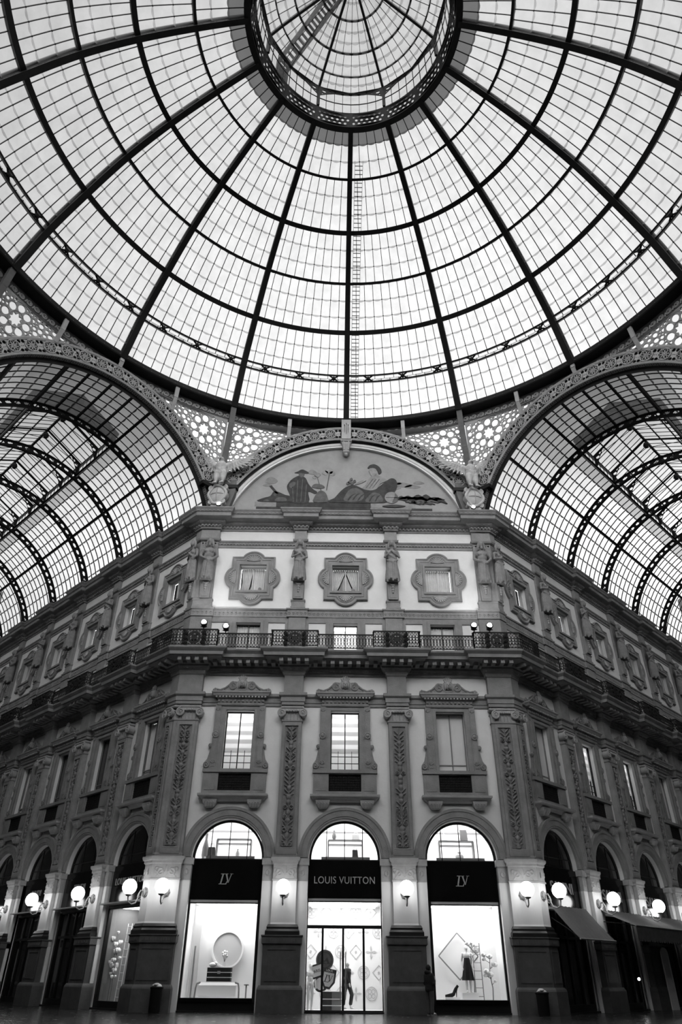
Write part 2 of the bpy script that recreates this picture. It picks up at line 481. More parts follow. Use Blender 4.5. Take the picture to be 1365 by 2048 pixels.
def arch_hole(cx, r=1.61, zs=5.6, z0=.03, n=28):
    return [(cx + r, z0)] + [(cx + r * cos(pi * i / n), zs + r * sin(pi * i / n)) for i in range(n + 1)] + [(cx - r, z0)]
WALL_T = 24.0
def wall_bay(mb, seg, x0, x1, c):
    fn = lambda u, v, w: frame(seg, u, w, v)[0]
    holes = [arch_hole(c), rect(c - .70, c + .70, 9.37, 12.23), rect(c - .65, c + .65, 15.3, 17.0), rect(c - .75, c + .75, 18.94, 20.54)]
    mb.fill(rect(x0, x1, 0, WALL_T), holes, -.45, 0, fn)
mb = MB()
for c, x0, x1 in ((BX[0], -W, PX[0]), (0, PX[0], PX[1]), (BX[2], PX[1], W)): wall_bay(mb, 0, x0, x1, c)
tag(mb.build('wall_front', PLASTER), 'pale plaster wall of the front building', kind='structure')
for sg in (-1, 1):
    mb = MB(); x0 = 0
    for k in range(NB):
        x1 = win_s(sg, k) + ARM[sg][1] / 2
        wall_bay(mb, sg, x0, x1, win_s(sg, k)); x0 = x1
    tag(mb.build('wall_' + SIDE[sg], PLASTER), 'pale plaster wall down the %s arm' % SIDE[sg], kind='structure')
    # the facing side of the arm and the plain sides of the octagon beyond the frame
    mb = MB(); mb.fill(rect(0, 36, 0, WALL_T), (), -.4, 0, lambda u, v, w, sg=sg: (sg * (Y0 + u * S2 - w * S2), W + u * S2 + w * S2, v))
    mb.fill(rect(-.5, 15.5, 0, 31.5), (), 0, .4, lambda u, v, w, sg=sg: (sg * (W + 34.5 * S2 + u * S2), Y0 + 34.5 * S2 - u * S2 + w, v))  # unseen end wall, added to keep light out of the open arm
    mb.box(sg * Y0 - .2, sg * Y0 + .2, -W, W, 0, 31)
    a = Vector((sg * Y0, -W, 0)); b = Vector((sg * W, -Y0, 0))
    mb.bar(a + Vector((0, 0, 13.5)), b + Vector((0, 0, 13.5)), .4, 27)
    tag(mb.build('wall_far_' + SIDE[sg], STONE), kind='structure')
ob = MB().box(-W, W, -Y0 - .3, -Y0, 0, 31).build('wall_back', STONE); tag(ob, kind='structure')

# ------------------------------------------------------------------ horizontal trims
def trim(n, mb, mat, label): tag(mb.build('trim_%d' % n, mat), label, kind='structure')
mb = MB().wrap(wall_path(.28, .5), [(-.05, 12.46), (.06, 12.46), (.06, 12.6), (.1, 12.62), (.1, 12.84), (.16, 12.88), (.2, 12.92), (.2, 13.05), (-.05, 13.1)], caps=False)
trim(1, mb, STONE, 'moulded string course over the first-floor capitals')
pth = wall_path(.35, .5)
mb = MB().wrap(pth, [(-.1, 14.05), (.08, 14.05), (.08, 14.18), (.12, 14.2), (.2, 14.26), (.26, 14.34), (.26, 14.42), (.34, 14.46), (.36, 14.58), (.95, 14.62), (.95, 14.66), (1.03, 14.66), (1.05, 14.82), (1.1, 14.86), (1.2, 14.95), (1.22, 15.02), (1.16, 15.06), (-.3, 15.07)], caps=False)
mb.studs(pth, .36, 14.42, 14.6, .2, .5, .42, .5)
mb.studs(pth, .12, 14.22, 14.3, .09, .08, .16, .5)
trim(2, mb, STONE, 'heavy bracketed cornice that carries the balcony')
pth = wall_path(.1, .5)
mb = MB().wrap(pth, [(-.03, 17.34), (.08, 17.34), (.08, 17.4), (.05, 17.42), (.05, 17.74), (.1, 17.76), (.12, 17.84), (-.03, 17.88)], caps=False)
mb.studs(pth, .05, 17.48, 17.68, .06, .02, .22, .4); mb.studs(pth, .05, 17.56, 17.6, .16, .02, .22, .4)
trim(3, mb, STONE, 'flat band with a key pattern above the small windows')
pth = wall_path(0, 0, jog=False)
mb = MB().wrap(pth, [(-.03, 21.7), (.05, 21.7), (.05, 21.84), (.08, 21.86), (.1, 21.98), (.16, 22.04), (.18, 22.1), (-.03, 22.12)], caps=False)
mb.studs(pth, .08, 21.88, 21.97, .1, .06, .18)
trim(4, mb, STONE, 'narrow dentil belt over the lobed windows')
pth = wall_path(.25, .36, a=.97, b=.45)
mb = MB().wrap(pth, [(-.1, 22.84), (.06, 22.84), (.06, 22.92), (.1, 22.94), (.1, 23.08), (.2, 23.12), (.3, 23.2), (.34, 23.3), (.62, 23.34), (.62, 23.37), (.66, 23.37), (.66, 23.58), (.72, 23.62), (.78, 23.74), (.84, 23.82), (.84, 23.88), (.78, 23.92), (-.4, 24.0)], caps=False)
mb.studs(pth, .1, 22.97, 23.06, .1, .1, .2, .3)
mb.studs(pth, .24, 23.16, 23.26, .14, .06, .26, .3)
mb.studs(pth, .7, 23.64, 23.74, .13, .06, .22, .3)
trim(5, mb, STONE, 'ornate top cornice with egg and dentil rows')
# stone facing around the small windows above the balcony, with plaster panels left free
mb = MB()
def mezz(seg, x0, x1, c):
    fn = lambda u, v, w: frame(seg, u, w, v)[0]
    h = [rect(c - .65, c + .65, 15.3, 17.0)]
    for a, b in ((-1.98, -1.07), (1.07, 1.98)):
        a, b = max(c + a, x0 + .3), min(c + b, x1 - .3)
        if b - a > .3: h.append(rect(a, b, 15.3, 17.03))
    mb.fill(rect(x0, x1, 15.0, 17.36), h, 0.002, .05, fn)
    e = [rect(c - .83, c + .83, 15.2, 17.16)]
    mb.fill(e[0], [rect(c - .66, c + .66, 15.21, 17.0)], .05, .1, fn)
for c, x0, x1 in ((BX[0], -W, PX[0]), (0, PX[0], PX[1]), (BX[2], PX[1], W)): mezz(0, x0, x1, c)
for sg in (-1, 1):
    x0 = 0
    for k in range(NB):
        x1 = win_s(sg, k) + ARM[sg][1] / 2; mezz(sg, x0, x1, win_s(sg, k)); x0 = x1
trim(6, mb, STONE, 'grey stone facing with pale panels behind the balcony')
# kerb under the glass vaults and the front gable
mb = MB()
for sg in (-1, 1):
    L = win_s(sg, NB - 1) + ARM[sg][1] / 2
    mb.fill(rect(.2, L, 23.85, 24.42), (), -.45, .22, lambda u, v, w, sg=sg: frame(sg, u, w, v)[0])
trim(7, mb, STONE, 'plain stone kerb at the foot of the glass vaults')

# ------------------------------------------------------------------ lower piers
def relief_grid(mb, x0, x1, z0, z1, q, amp, seed, nu=18, nv=None, fn=wallmap):
    """carved candelabra ornament: a stem with vases, scrolls and leaves, mirrored about its axis"""
    rnd = random.Random(seed); w = x1 - x0; h = z1 - z0
    mo = []; z = .12
    while z < h / w - .25:
        kd = rnd.choice(('vase', 'scroll', 'leaf', 'mask', 'scroll', 'leaf')); mo.append((kd, z, rnd.uniform(.8, 1.15))); z += rnd.uniform(.27, .38)
    def hgt(u, v):      # u in -.5..+.5, v in widths
        a = abs(u); H = .5 * math.exp(-(a / .05) ** 2)
        for kd, c, k in mo:
            d = v - c
            if abs(d) > .5: continue
            if kd == 'vase': H = max(H, 1 - ((a / (.2 * k + .16 * d)) ** 2 if .2 * k + .16 * d > .03 else 9) - (d / .2) ** 2)
            elif kd == 'mask': H = max(H, 1.1 - (a / .17) ** 2 - (d / .2) ** 2)
            elif kd == 'scroll':
                r = hypot(a - .24, d); H = max(H, .9 - ((r - .12) / .05) ** 2, .9 - (r / .06) ** 2)
            else:
                x, y = a - .2, d - .9 * (a - .05); H = max(H, .9 - (x / .22) ** 2 - (y / .075) ** 2); y2 = d + .25 - .5 * a; H = max(H, .7 - ((a - .25) / .18) ** 2 - (y2 / .06) ** 2)
        return max(0, min(1, H)) ** .6
    nv = nv or int(nu * h / w)
    def P(u, v): return fn(x0 + w * u, z0 + h * v, q + amp * hgt(u - .5, v * h / w))
    mb.grid(P, nu, nv)
    return mb

def rotmap(side, s):
    """wall-local coordinates on the arm face of a corner (origin at the corner)"""
    def fn(u, v, w): return (side * ((s + u) * S2 + w * S2), (s + u) * S2 - w * S2, v)
    return fn

def make_pier(name, label, plan, faces, group):
    """plan(hw_extra, q) -> plan line; faces: list of (map, half width)"""
    t = thing(name, label, 'pier', group=group)
    MB().wrap(plan(.36, .52), [(.04, 0), (.04, .78), (.02, .84), (-.03, .92)]).build('base', GRANITE, t)
    m = MB().wrap(plan(.26, .45), [(0, .9), (0, 2.34)])
    for fn, hw in faces: m.fill(rect(-hw - .12, hw + .12, 1.06, 2.2), [rect(-hw - .06, hw + .06, 1.12, 2.14)], .45, .47, fn)
    m.build('die', GRANITE, t)
    m = MB().wrap(plan(.26, .45), [(.0, 2.3), (.06, 2.36), (.06, 2.58), (.09, 2.62), (.09, 2.66)])
    for fn, hw in faces:
        x = -hw - .1
        while x < hw + .1: m.fill(rect(x, x + .05, 2.42, 2.53), (), .5, .53, fn); x += .11
    m.build('pedestal_cap', GRANITE, t)
    MB().wrap(plan(.1, .4), [(.1, 2.66), (.1, 2.8), (.04, 2.88), (.05, 2.95), (.0, 3.05)]).build('black_moulding', BLACKSTONE, t, label='black stone moulding')
    MB().wrap(plan(0, .34), [(.02, 3.04), (0, 3.12), (0, 4.66), (.02, 4.7)]).build('shaft', MARBLE, t, label='white marble shaft')
    m = MB().wrap(plan(0, .36), [(.03, 4.68), (.03, 4.74), (0, 4.76), (0, 5.3)])
    for i, (fn, hw) in enumerate(faces):
        # carved frieze: pairs of leaves about a centre plume
        def P(u, v, hw=hw, fn=fn):
            a = abs(u - .5) * 2 * hw; z = v * .5
            h = max(0, 1 - (a / .07) ** 2 - ((z - .3) / .2) ** 2, .8 - ((hypot(a - .26, z - .22) - .12) / .04) ** 2, .8 - ((hypot(a - .42, z - .3) - .08) / .03) ** 2, .7 - ((z - .1 - .15 * sin(a * 9)) / .05) ** 2)
            return fn((u - .5) * 2 * hw, 4.79 + z * .98, .362 + .045 * min(1, h) ** .7)
        m.grid(P, 36, 18)
    m.build('capital_frieze', STONE_L, t, smooth=True)
    MB().wrap(plan(0, .36), [(0, 5.29), (.05, 5.34), (.05, 5.42), (.1, 5.47), (.12, 5.53), (.12, 5.6), (0, 5.62)]).build('capital_top', STONE_L, t)
    return t
def pier_strip(t, x0, x1, fn=wallmap):
    """the narrower strip between the pier and the shop opening, with its own small capital"""
    m = MB(); m.fill(rect(x0, x1, 0, 4.69), (), -.1, .16, fn); o = m.build('side_strip', MARBLE, t, label='white marble strip beside the opening')
    m = MB(); m.fill(rect(x0, x1, 4.69, 5.32), (), -.1, .18, fn); m.fill(rect(x0 - .04, x1 + .04, 5.32, 5.58), (), -.1, .24, fn)
    w = x1 - x0
    m.grid(lambda u, v: fn(x0 + w * (.08 + .84 * u), 4.76 + .5 * v, .182 + .04 * max(0, min(1, .8 - ((hypot((u - .5) * w, (v - .5) * .5) - .09) / .04) ** 2))), 12, 18)
    m.build('strip_capital', STONE_L, o)

G_P = 'marble piers between the shop fronts'
base_pier = make_pier('stone_pier', 'tall pier between the left display window and the central shop door', lambda e, q: straight_plan(.52 + e, q), [(wallmap, .52)], G_P)
pier_strip(base_pier, .52, 1.0); pier_strip(base_pier, -1.0, -.52)
base_pier.location = frame(0, PX[0])[0]
dup(base_pier, frame(0, PX[1])[0], 0, 'tall pier between the central shop door and the right display window, near the standing person')
for sg in (-1, 1):
    sw = (ARM[sg][1] - 3.24) / 2
    pr = make_pier('stone_pier', 'pier of the %s arm, %s' % (SIDE[sg], ORD[0]), lambda e, q: straight_plan(.42 + e, q), [(wallmap, .42)], G_P)
    pier_strip(pr, .42, sw); pier_strip(pr, -sw, -.42)
    for k in range(NB - 1):
        loc, rz = frame(sg, pil_s(sg, k))
        if k == 0: pr.location = loc; pr.rotation_euler = (0, 0, rz)
        else: dup(pr, loc, rz, 'pier of the %s arm, %s' % (SIDE[sg], ORD[k]))
    sd = sg
    def cplan(e, q, sd=sd): return corner_plan(sd, 1.12 + e * .5, .42 + e * .5, q)
    fcs = [(lambda u, v, w, sd=sd: (-sd * (.5 + u * .98), -w, v), .52), (rotmap(sd, .24), .16)]
    cp_ = make_pier('corner_pier', 'wide pier that turns the %s corner of the front' % SIDE[sg], cplan, fcs, 'corner piers')
    pier_strip(cp_, .0, .42, lambda u, v, w, sd=sd: (-sd * (1.12 + u), -w, v))
    pier_strip(cp_, .0, .2, lambda u, v, w, sd=sd: rotmap(sd, .42)(u, v, w))
    cp_.location = frame(0, sg * W)[0]

# ------------------------------------------------------------------ carved ionic pilasters of the first floor
def volute(mb, cx, cz, q, r, sgn, fn=wallmap):
    pts = []
    for i in range(40):
        a = i / 39 * 2.3 * 2 * pi; rr = r * (1 - .86 * i / 39)
        pts.append(fn(cx + sgn * rr * sin(a), cz + rr * cos(a), q))
    mb.tube(pts, [.05 * (1 - .6 * i / 39) for i in range(40)], 6)
    mb.fill(circle(cx, cz, r * .97, 20), (), q - .32, q - .01, fn); mb.ball(fn(cx, cz, q), .06, 8, 6)
def pil_face(t, fn, hw, seed, side_seed=0):
    pw = hw - .16
    m = MB(); m.fill(rect(-hw + .03, hw - .03, 5.72, 11.6), [rect(-pw, pw, 6.0, 11.42)], .28, .33, fn)
    m.fill(rect(-pw - .04, pw + .04, 5.96, 11.46), [rect(-pw, pw, 6.0, 11.42)], .33, .35, fn)
    m.build('panel_frame', STONE, t)
    m = MB(); relief_grid(m, -pw + .02, pw - .02, 6.04, 11.38, .285, .10, seed, 22 if pw > .25 else 12, fn=fn)
    m.build('carved_relief', RELIEF, t, smooth=True, label='darker carved candelabra relief')
def make_pilaster(name, label, plan, faces, group):
    t = thing(name, label, 'pilaster', group=group)
    MB().wrap(plan(0, .28), [(.04, 5.6), (.04, 5.7), (0, 5.76), (0, 11.62), (.04, 11.64), (.04, 11.7)]).build('shaft', STONE, t)
    for i, (fn, hw, vol) in enumerate(faces): pil_face(t, fn, hw, len(label) * 3 + 11 * i)
    m = MB().wrap(plan(0, .28), [(0, 11.68), (0, 12.0), (.06, 12.08)]);
    for fn, hw, vol in faces:
        n = max(3, int(hw * 14))
        for i in range(n):
            x = -hw + .06 + (2 * hw - .12) * i / (n - 1); m.tube([fn(x, 11.74, .29), fn(x, 12.02, .31)], .022, 5)
    m.wrap(plan(.03, .36), [(0, 12.24), (.05, 12.28), (.05, 12.36), (.0, 12.38)])
    m.build('capital', STONE_L, t)
    m = MB()
    for fn, hw, vol in faces:
        for x in vol: volute(m, x, 12.03, .42, .2, 1 if x > 0 else -1, fn)
        xs = max(vol); xl = min(vol)
        m.fill(rect(xl, xs, 12.1, 12.24), (), .1, .4, fn)
        for i in range(5):
            x = xl + .25 + (xs - xl - .5) * i / 4; m.ball(fn(x, 12.14, .4), (.05, .05, .06), 8, 6)
    m.build('volutes', STONE_L, t, smooth=True)
    MB().wrap(plan(0, .36), [(0, 13.06), (0, 13.95), (.05, 14.0), (.05, 14.1)]).build('upper_block', STONE, t)
    return t
G_I = 'carved ionic pilasters of the first floor'
ip = make_pilaster('ionic_pilaster', 'carved first-floor pilaster left of the central tall window', lambda e, q: straight_plan(.48 + e, q), [(wallmap, .48, (-.52, .52))], G_I)
ip.location = frame(0, PX[0])[0]
ip2 = make_pilaster('ionic_pilaster', 'carved first-floor pilaster right of the central tall window', lambda e, q: straight_plan(.48 + e, q), [(wallmap, .48, (-.52, .52))], G_I)
ip2.location = frame(0, PX[1])[0]
for sg in (-1, 1):
    for k in range(NB - 1):
        loc, rz = frame(sg, pil_s(sg, k)); dup((ip, ip2)[k % 2], loc, rz, 'carved first-floor pilaster of the %s arm, %s' % (SIDE[sg], ORD[k]))
    ic = make_pilaster('corner_pilaster', 'carved pilaster folding around the %s corner of the first floor' % SIDE[sg], lambda e, q, sd=sg: corner_plan(sd, 1.07 + e, .52 + e, q),
                       [(lambda u, v, w, sd=sg: (-sd * (.5 + u), -w, v), .47, (-.6, .34)) if sg > 0 else (lambda u, v, w: (.5 + u, -w, v), .47, (-.34, .6)), (rotmap(sg, .3), .3, (-.2, .3))], 'corner pilasters of the first floor')
    ic.location = frame(0, sg * W)[0]

# ------------------------------------------------------------------ windows
WIN = [0]
def win_name(): WIN[0] += 1; return 'window_%d' % WIN[0]
def place(proto, first, seg, s, label):
    loc, rz = frame(seg, s)
    if first:
        proto.location = loc; proto.rotation_euler = (0, 0, rz); proto['label'] = label; return proto
    return dup(proto, loc, rz, label, name=win_name())

def archivolt(t):
    m = MB()
    def ring(r0, r1, w0, w1):
        o = [(r1 * cos(pi * i / 32), 5.62 + r1 * sin(pi * i / 32)) for i in range(33)]; i_ = [(r0 * cos(pi * i / 32), 5.62 + r0 * sin(pi * i / 32)) for i in range(33)]
        m.fill(o + i_[::-1], (), w0, w1)
    ring(1.61, 2.02, -.2, .12); ring(1.72, 1.98, .12, .15); ring(1.98, 2.1, -.02, .18)
    m.tube([wallmap(1.66 * cos(pi * i / 32), 5.62 + 1.66 * sin(pi * i / 32), .12) for i in range(33)], .035, 6)
    m.build('archivolt', STONE, t, smooth=True)
def make_lunette(lit):
    t = thing(win_name(), None, None, kind='structure')
    archivolt(t)
    m = MB(); a = arch_hole(0, 1.60, 5.6, 5.55); b = arch_hole(0, 1.50, 5.6, 5.60)
    m.fill(a, [b], -.32, -.22)
    m.build('frame', FRAME, t)
    m = MB()
    for x in ((-.82, 0, .82) if lit else (-.55, .55)): m.wbox(x - .018, x + .018, -.3, -.25, 5.6, 5.6 + sqrt(1.5 ** 2 - x * x))
    if not lit: m.wbox(-1.45, 1.45, -.3, -.25, 5.98, 6.02)
    m.build('glazing_bar', FRAME, t)
    m = MB(); m.fill(b, (), -.285, -.275); m.build('pane', PANE if lit else DARKPANE, t)
    return t
lit_l = make_lunette(True); dark_l = make_lunette(False)
for i, x in enumerate(BX): place(lit_l, i == 0, 0, x, 'lit arched window over the %s' % ('left display window', 'central shop door', 'right display window')[i])
first = True
for sg in (-1, 1):
    for k in range(NB): place(dark_l, first, sg, win_s(sg, k), 'dark arched window of the %s arm, %s' % (SIDE[sg], ORD[k])); first = False

def ear_shape(sx):
    p = [(1.2, 9.4), (1.52, 9.4), (1.55, 9.55), (1.5, 9.72), (1.4, 9.86), (1.34, 10.1), (1.3, 10.35), (1.36, 10.46), (1.33, 10.56), (1.26, 10.6), (1.2, 10.5)]
    return [(sx * x, z) for x, z in p][::sx]
def make_tall_window(kind):
    """first-floor window in its carved surround: scrolled pediment, side strips, grille, sill on corbels"""
    t = thing(win_name(), None, None, kind='structure')
    m = MB(); m.fill(rect(-.98, .98, 9.37, 12.46), [rect(-.70, .70, 9.37 + .001, 12.23)], 0, .12); m.fill(rect(-.86, .86, 9.372, 12.36), [rect(-.71, .71, 9.373, 12.24)], .12, .15)
    m.build('architrave', STONE, t)
    for sx in (-1, 1):
        m = MB(); a, b = sorted((sx * .96, sx * 1.24)); m.fill(rect(a, b, 9.37, 12.46), (), 0, .16); m.fill(rect(a + .05, b - .05, 9.5, 12.2), (), .16, .18)
        M = Matrix.Translation((sx * 1.1, -.18, 11.0)) @ Matrix.Rotation(rad(90), 4, 'X')
        m.lathe([(.17, 0), (.17, .03), (.13, .05), (.1, .03), (.05, .07), (0, .08)], n=18, M=M)
        for z in (9.72, 12.26):
            for j in range(5):
                an = rad(30 + 30 * j); m.tube([wallmap(sx * 1.1, z - .08, .18), wallmap(sx * 1.1 + .12 * cos(an), z - .08 + .16 * sin(an), .2)], .025, 5)
        o = m.build('side_strip', STONE, t)
        m = MB(); m.fill(ear_shape(sx), (), 0, .1)
        volute(m, sx * 1.4, 9.58, .12, .13, sx); volute(m, sx * 1.3, 10.48, .12, .07, sx)
        m.build('scroll_ear', STONE, t, smooth=True)
        m = MB(); m.wrap([(sx * 1.03 - .27, 0), (sx * 1.03 - .27, -.3), (sx * 1.03 + .27, -.3), (sx * 1.03 + .27, 0)], [(-.12, 7.66), (-.04, 7.72), (.03, 7.84), (.05, 7.95), (.06, 8.0)])
        for j in range(4): m.tube([wallmap(sx * 1.03 - .2 + .13 * j, 7.7, .24), wallmap(sx * 1.03 - .2 + .13 * j, 7.9, .36)], .035, 5)
        m.build('corbel', STONE_L, t)
    m = MB(); m.fill(rect(-1.5, 1.5, 8.22, 9.37), [rect(-.77, .77, 8.43, 9.2)], 0, .14)
    m.fill(rect(-1.54, 1.54, 9.24, 9.4), (), .0, .2)
    for sx in (-1, 1): m.fill(rect(*sorted((sx * .9, sx * 1.38)), 8.45, 9.15), (), .14, .16)
    m.build('apron', STONE, t)
    m = MB(); m.fill(rect(-.77, .77, 8.43, 9.2), (), .01, .04)
    for i in range(13): m.tube([wallmap(-.72 + .12 * i, 8.45, .07), wallmap(-.72 + .12 * i, 9.18, .07)], .014, 4)
    for i in range(7): m.tube([wallmap(-.76, 8.48 + .11 * i, .07), wallmap(.76, 8.48 + .11 * i, .07)], .012, 4)
    m.build('grille', IRON, t, label='black iron grille')
    MB().wrap(straight_plan(1.5, .32), [(-.16, 7.94), (-.1, 8.0), (0, 8.06), (.04, 8.12), (.12, 8.15), (.13, 8.24), (0, 8.27)]).build('sill', STONE_L, t)
    m = MB().wrap(straight_plan(1.16, .18), [(0, 12.44), (.03, 12.5), (.0, 12.54), (.0, 12.76), (.06, 12.8), (.08, 12.86)])
    m.studs([(-1.2, -.2), (1.2, -.2)], 0, 12.62, 12.72, .1, .05, .2)
    m.build('frieze', STONE, t)
    m = MB().wrap(straight_plan(1.3, .3), [(-.06, 12.84), (.06, 12.88), (.08, 12.9), (.12, 12.98), (.18, 13.04), (.18, 13.09), (0, 13.12)])
    m.studs([(-1.3, -.3), (1.3, -.3)], .0, 12.8, 12.87, .08, .08, .16)
    m.build('shelf', STONE_L, t)
    m = MB()
    top = [(-1.42, 13.1), (1.42, 13.1), (1.46, 13.22), (1.34, 13.27), (1.1, 13.22), (.85, 13.32), (.62, 13.52), (.42, 13.68), (.22, 13.66), (-.22, 13.66), (-.42, 13.68), (-.62, 13.52), (-.85, 13.32), (-1.1, 13.22), (-1.34, 13.27), (-1.46, 13.22)]
    m.fill(top, (), 0, .2)
    for sx in (-1, 1):
        m.tube([wallmap(sx * x, z, .22) for x, z in ((1.44, 13.2), (1.34, 13.27), (1.1, 13.22), (.85, 13.32), (.62, 13.52), (.44, 13.64))], .05, 6)
        volute(m, sx * .46, 13.44, .22, .2, sx); volute(m, sx * 1.38, 13.2, .24, .08, -sx)
        for j in range(3): m.ball(wallmap(sx * (.8 + .17 * j), 13.2, .2), (.09, .05, .06), 8, 6)
    m.build('pediment', STONE, t, smooth=True)
    m = MB()
    m.ball(wallmap(0, 13.52, .3), (.15, .14, .21), 12, 8); m.ball(wallmap(0, 13.5, .43), (.03, .05, .05), 8, 6); m.ball(wallmap(0, 13.40, .4), (.06, .05, .03), 8, 6)
    for sx in (-1, 1): m.ball(wallmap(sx * .15, 13.5, .26), (.07, .1, .2), 8, 6); m.ball(wallmap(sx * .055, 13.56, .43), (.03, .03, .02), 8, 6)
    for j in range(7):
        a = rad(30 + 20 * j); m.tube([wallmap(.12 * cos(a), 13.66 + .05 * sin(a), .26), wallmap(.26 * cos(a), 13.72 + .28 * sin(a), .28)], [.05, .02], 5)
    m.fill(circle(0, 13.5, .3, 20), (), .0, .22)
    m.build('mask', STONE_L, t, smooth=True, label='carved head with a crown of leaves')
    m = MB(); m.fill(rect(-.70, .70, 9.37, 12.23), [rect(-.65, .65, 9.43, 12.18)], -.3, -.2)
    m.wbox(-.025, .025, -.29, -.21, 9.4, 12.2)
    if kind != 'plain':
        if kind == 'blind':
            for x in (-.33, .33): m.wbox(x - .012, x + .012, -.29, -.23, 9.43, 10.35)
            for z in (9.78, 10.1): m.wbox(-.65, .65, -.29, -.23, z - .012, z + .012)
        else:
            m.wbox(-.65, .65, -.29, -.22, 9.76, 9.8)
    else: m.wbox(-.65, .65, -.29, -.22, 9.72, 9.76)
    m.build('sash', FRAME if kind == 'blind' else SASH, t)
    if kind == 'dark':
        m = MB(); m.fill(rect(-.65, .65, 9.43, 12.18), (), -.27, -.26); m.build('pane', DARKPANE, t)
    elif kind == 'plain':
        m = MB(); m.fill(rect(-.65, .65, 9.43, 12.18), (), -.27, -.26); m.build('shutter', OFFWHITE, t, label='closed pale inner blind')
    elif kind == 'curtain':
        m = MB(); m.fill(rect(-.7, .7, 9.4, 12.2), (), -.45, -.43); m.build('pane', DARKPANE, t)
        m = MB()
        for sx in (-1, 1): m.grid(lambda u, v, sx=sx: wallmap(sx * (.64 - .5 * u), 9.45 + 2.7 * v, -.33 + .03 * sin(u * 30)), 40, 2)
        m.build('curtain', LINEN, t, smooth=True)
    else:
        m = MB(); m.fill(rect(-.65, .65, 9.43, 12.18), (), -.27, -.26); m.build('pane', PANE, t)
        m = MB(); m.fill(rect(-.66, .66, 10.3, 12.2), (), -.36, -.355); m.tube([wallmap(-.66, 10.3, -.36), wallmap(.66, 10.28, -.36)], .03, 6)
        m.build('blind', BLIND, t, label='striped roman blind half drawn')
    return t
tall = {k: make_tall_window(k) for k in ('blind', 'plain', 'curtain', 'dark')}
used = set()
def put_tall(kind, seg, s, label):
    f = kind not in used; used.add(kind)
    return place(tall[kind], f, seg, s, label)
put_tall('blind', 0, BX[0], 'lit tall window with half-drawn blind above the left display window')
put_tall('blind', 0, BX[1], 'lit tall window with half-drawn blind above the central shop door')
put_tall('plain', 0, BX[2], 'tall window with closed pale blind above the right display window')
for sg in (-1, 1):
    for k in range(NB):
        kd = {-1: ('curtain', 'dark', 'dark', 'curtain'), 1: ('plain', 'blind', 'blind', 'plain')}[sg][k % 4]
        put_tall(kd, sg, win_s(sg, k), '%s tall window of the %s arm, %s' % ({'curtain': 'curtained', 'dark': 'dark', 'plain': 'blind-covered', 'blind': 'lit'}[kd], SIDE[sg], ORD[k]))

def make_small_window(lit):
    t = thing(win_name(), None, None, kind='structure')
    m = MB(); m.fill(rect(-.65, .65, 15.3, 17.0), [rect(-.6, -.03, 15.36, 16.95), rect(.03, .6, 15.36, 16.95)], -.3, -.22)
    m.build('sash', SASH, t)
    m = MB(); m.fill(rect(-.6, .6, 15.36, 16.95), (), -.27, -.26)
    m.build('pane', PANE if lit else DARKPANE, t)
    if not lit:
        m = MB()
        for sx in (-1, 1): m.grid(lambda u, v, sx=sx: wallmap(sx * (.6 - .55 * u), 15.4 + 1.5 * v, -.245 + .012 * sin(u * 26)), 30, 1)
        m.build('curtain', LINEN, t, smooth=True)
    return t
sm_l = make_small_window(True); sm_d = make_small_window(False); fl = {True: True, False: True}
for i, x in enumerate(BX):
    lit = i == 1; place(sm_l if lit else sm_d, fl[lit], 0, x, ('small window behind the balcony under the left lobed window', 'brightly lit small window behind the middle of the balcony', 'small window behind the balcony under the right lobed window')[i]); fl[lit] = False
for sg in (-1, 1):
    for k in range(NB): place(sm_d, False, sg, win_s(sg, k), 'small window behind the balcony of the %s arm, %s' % (SIDE[sg], ORD[k]))

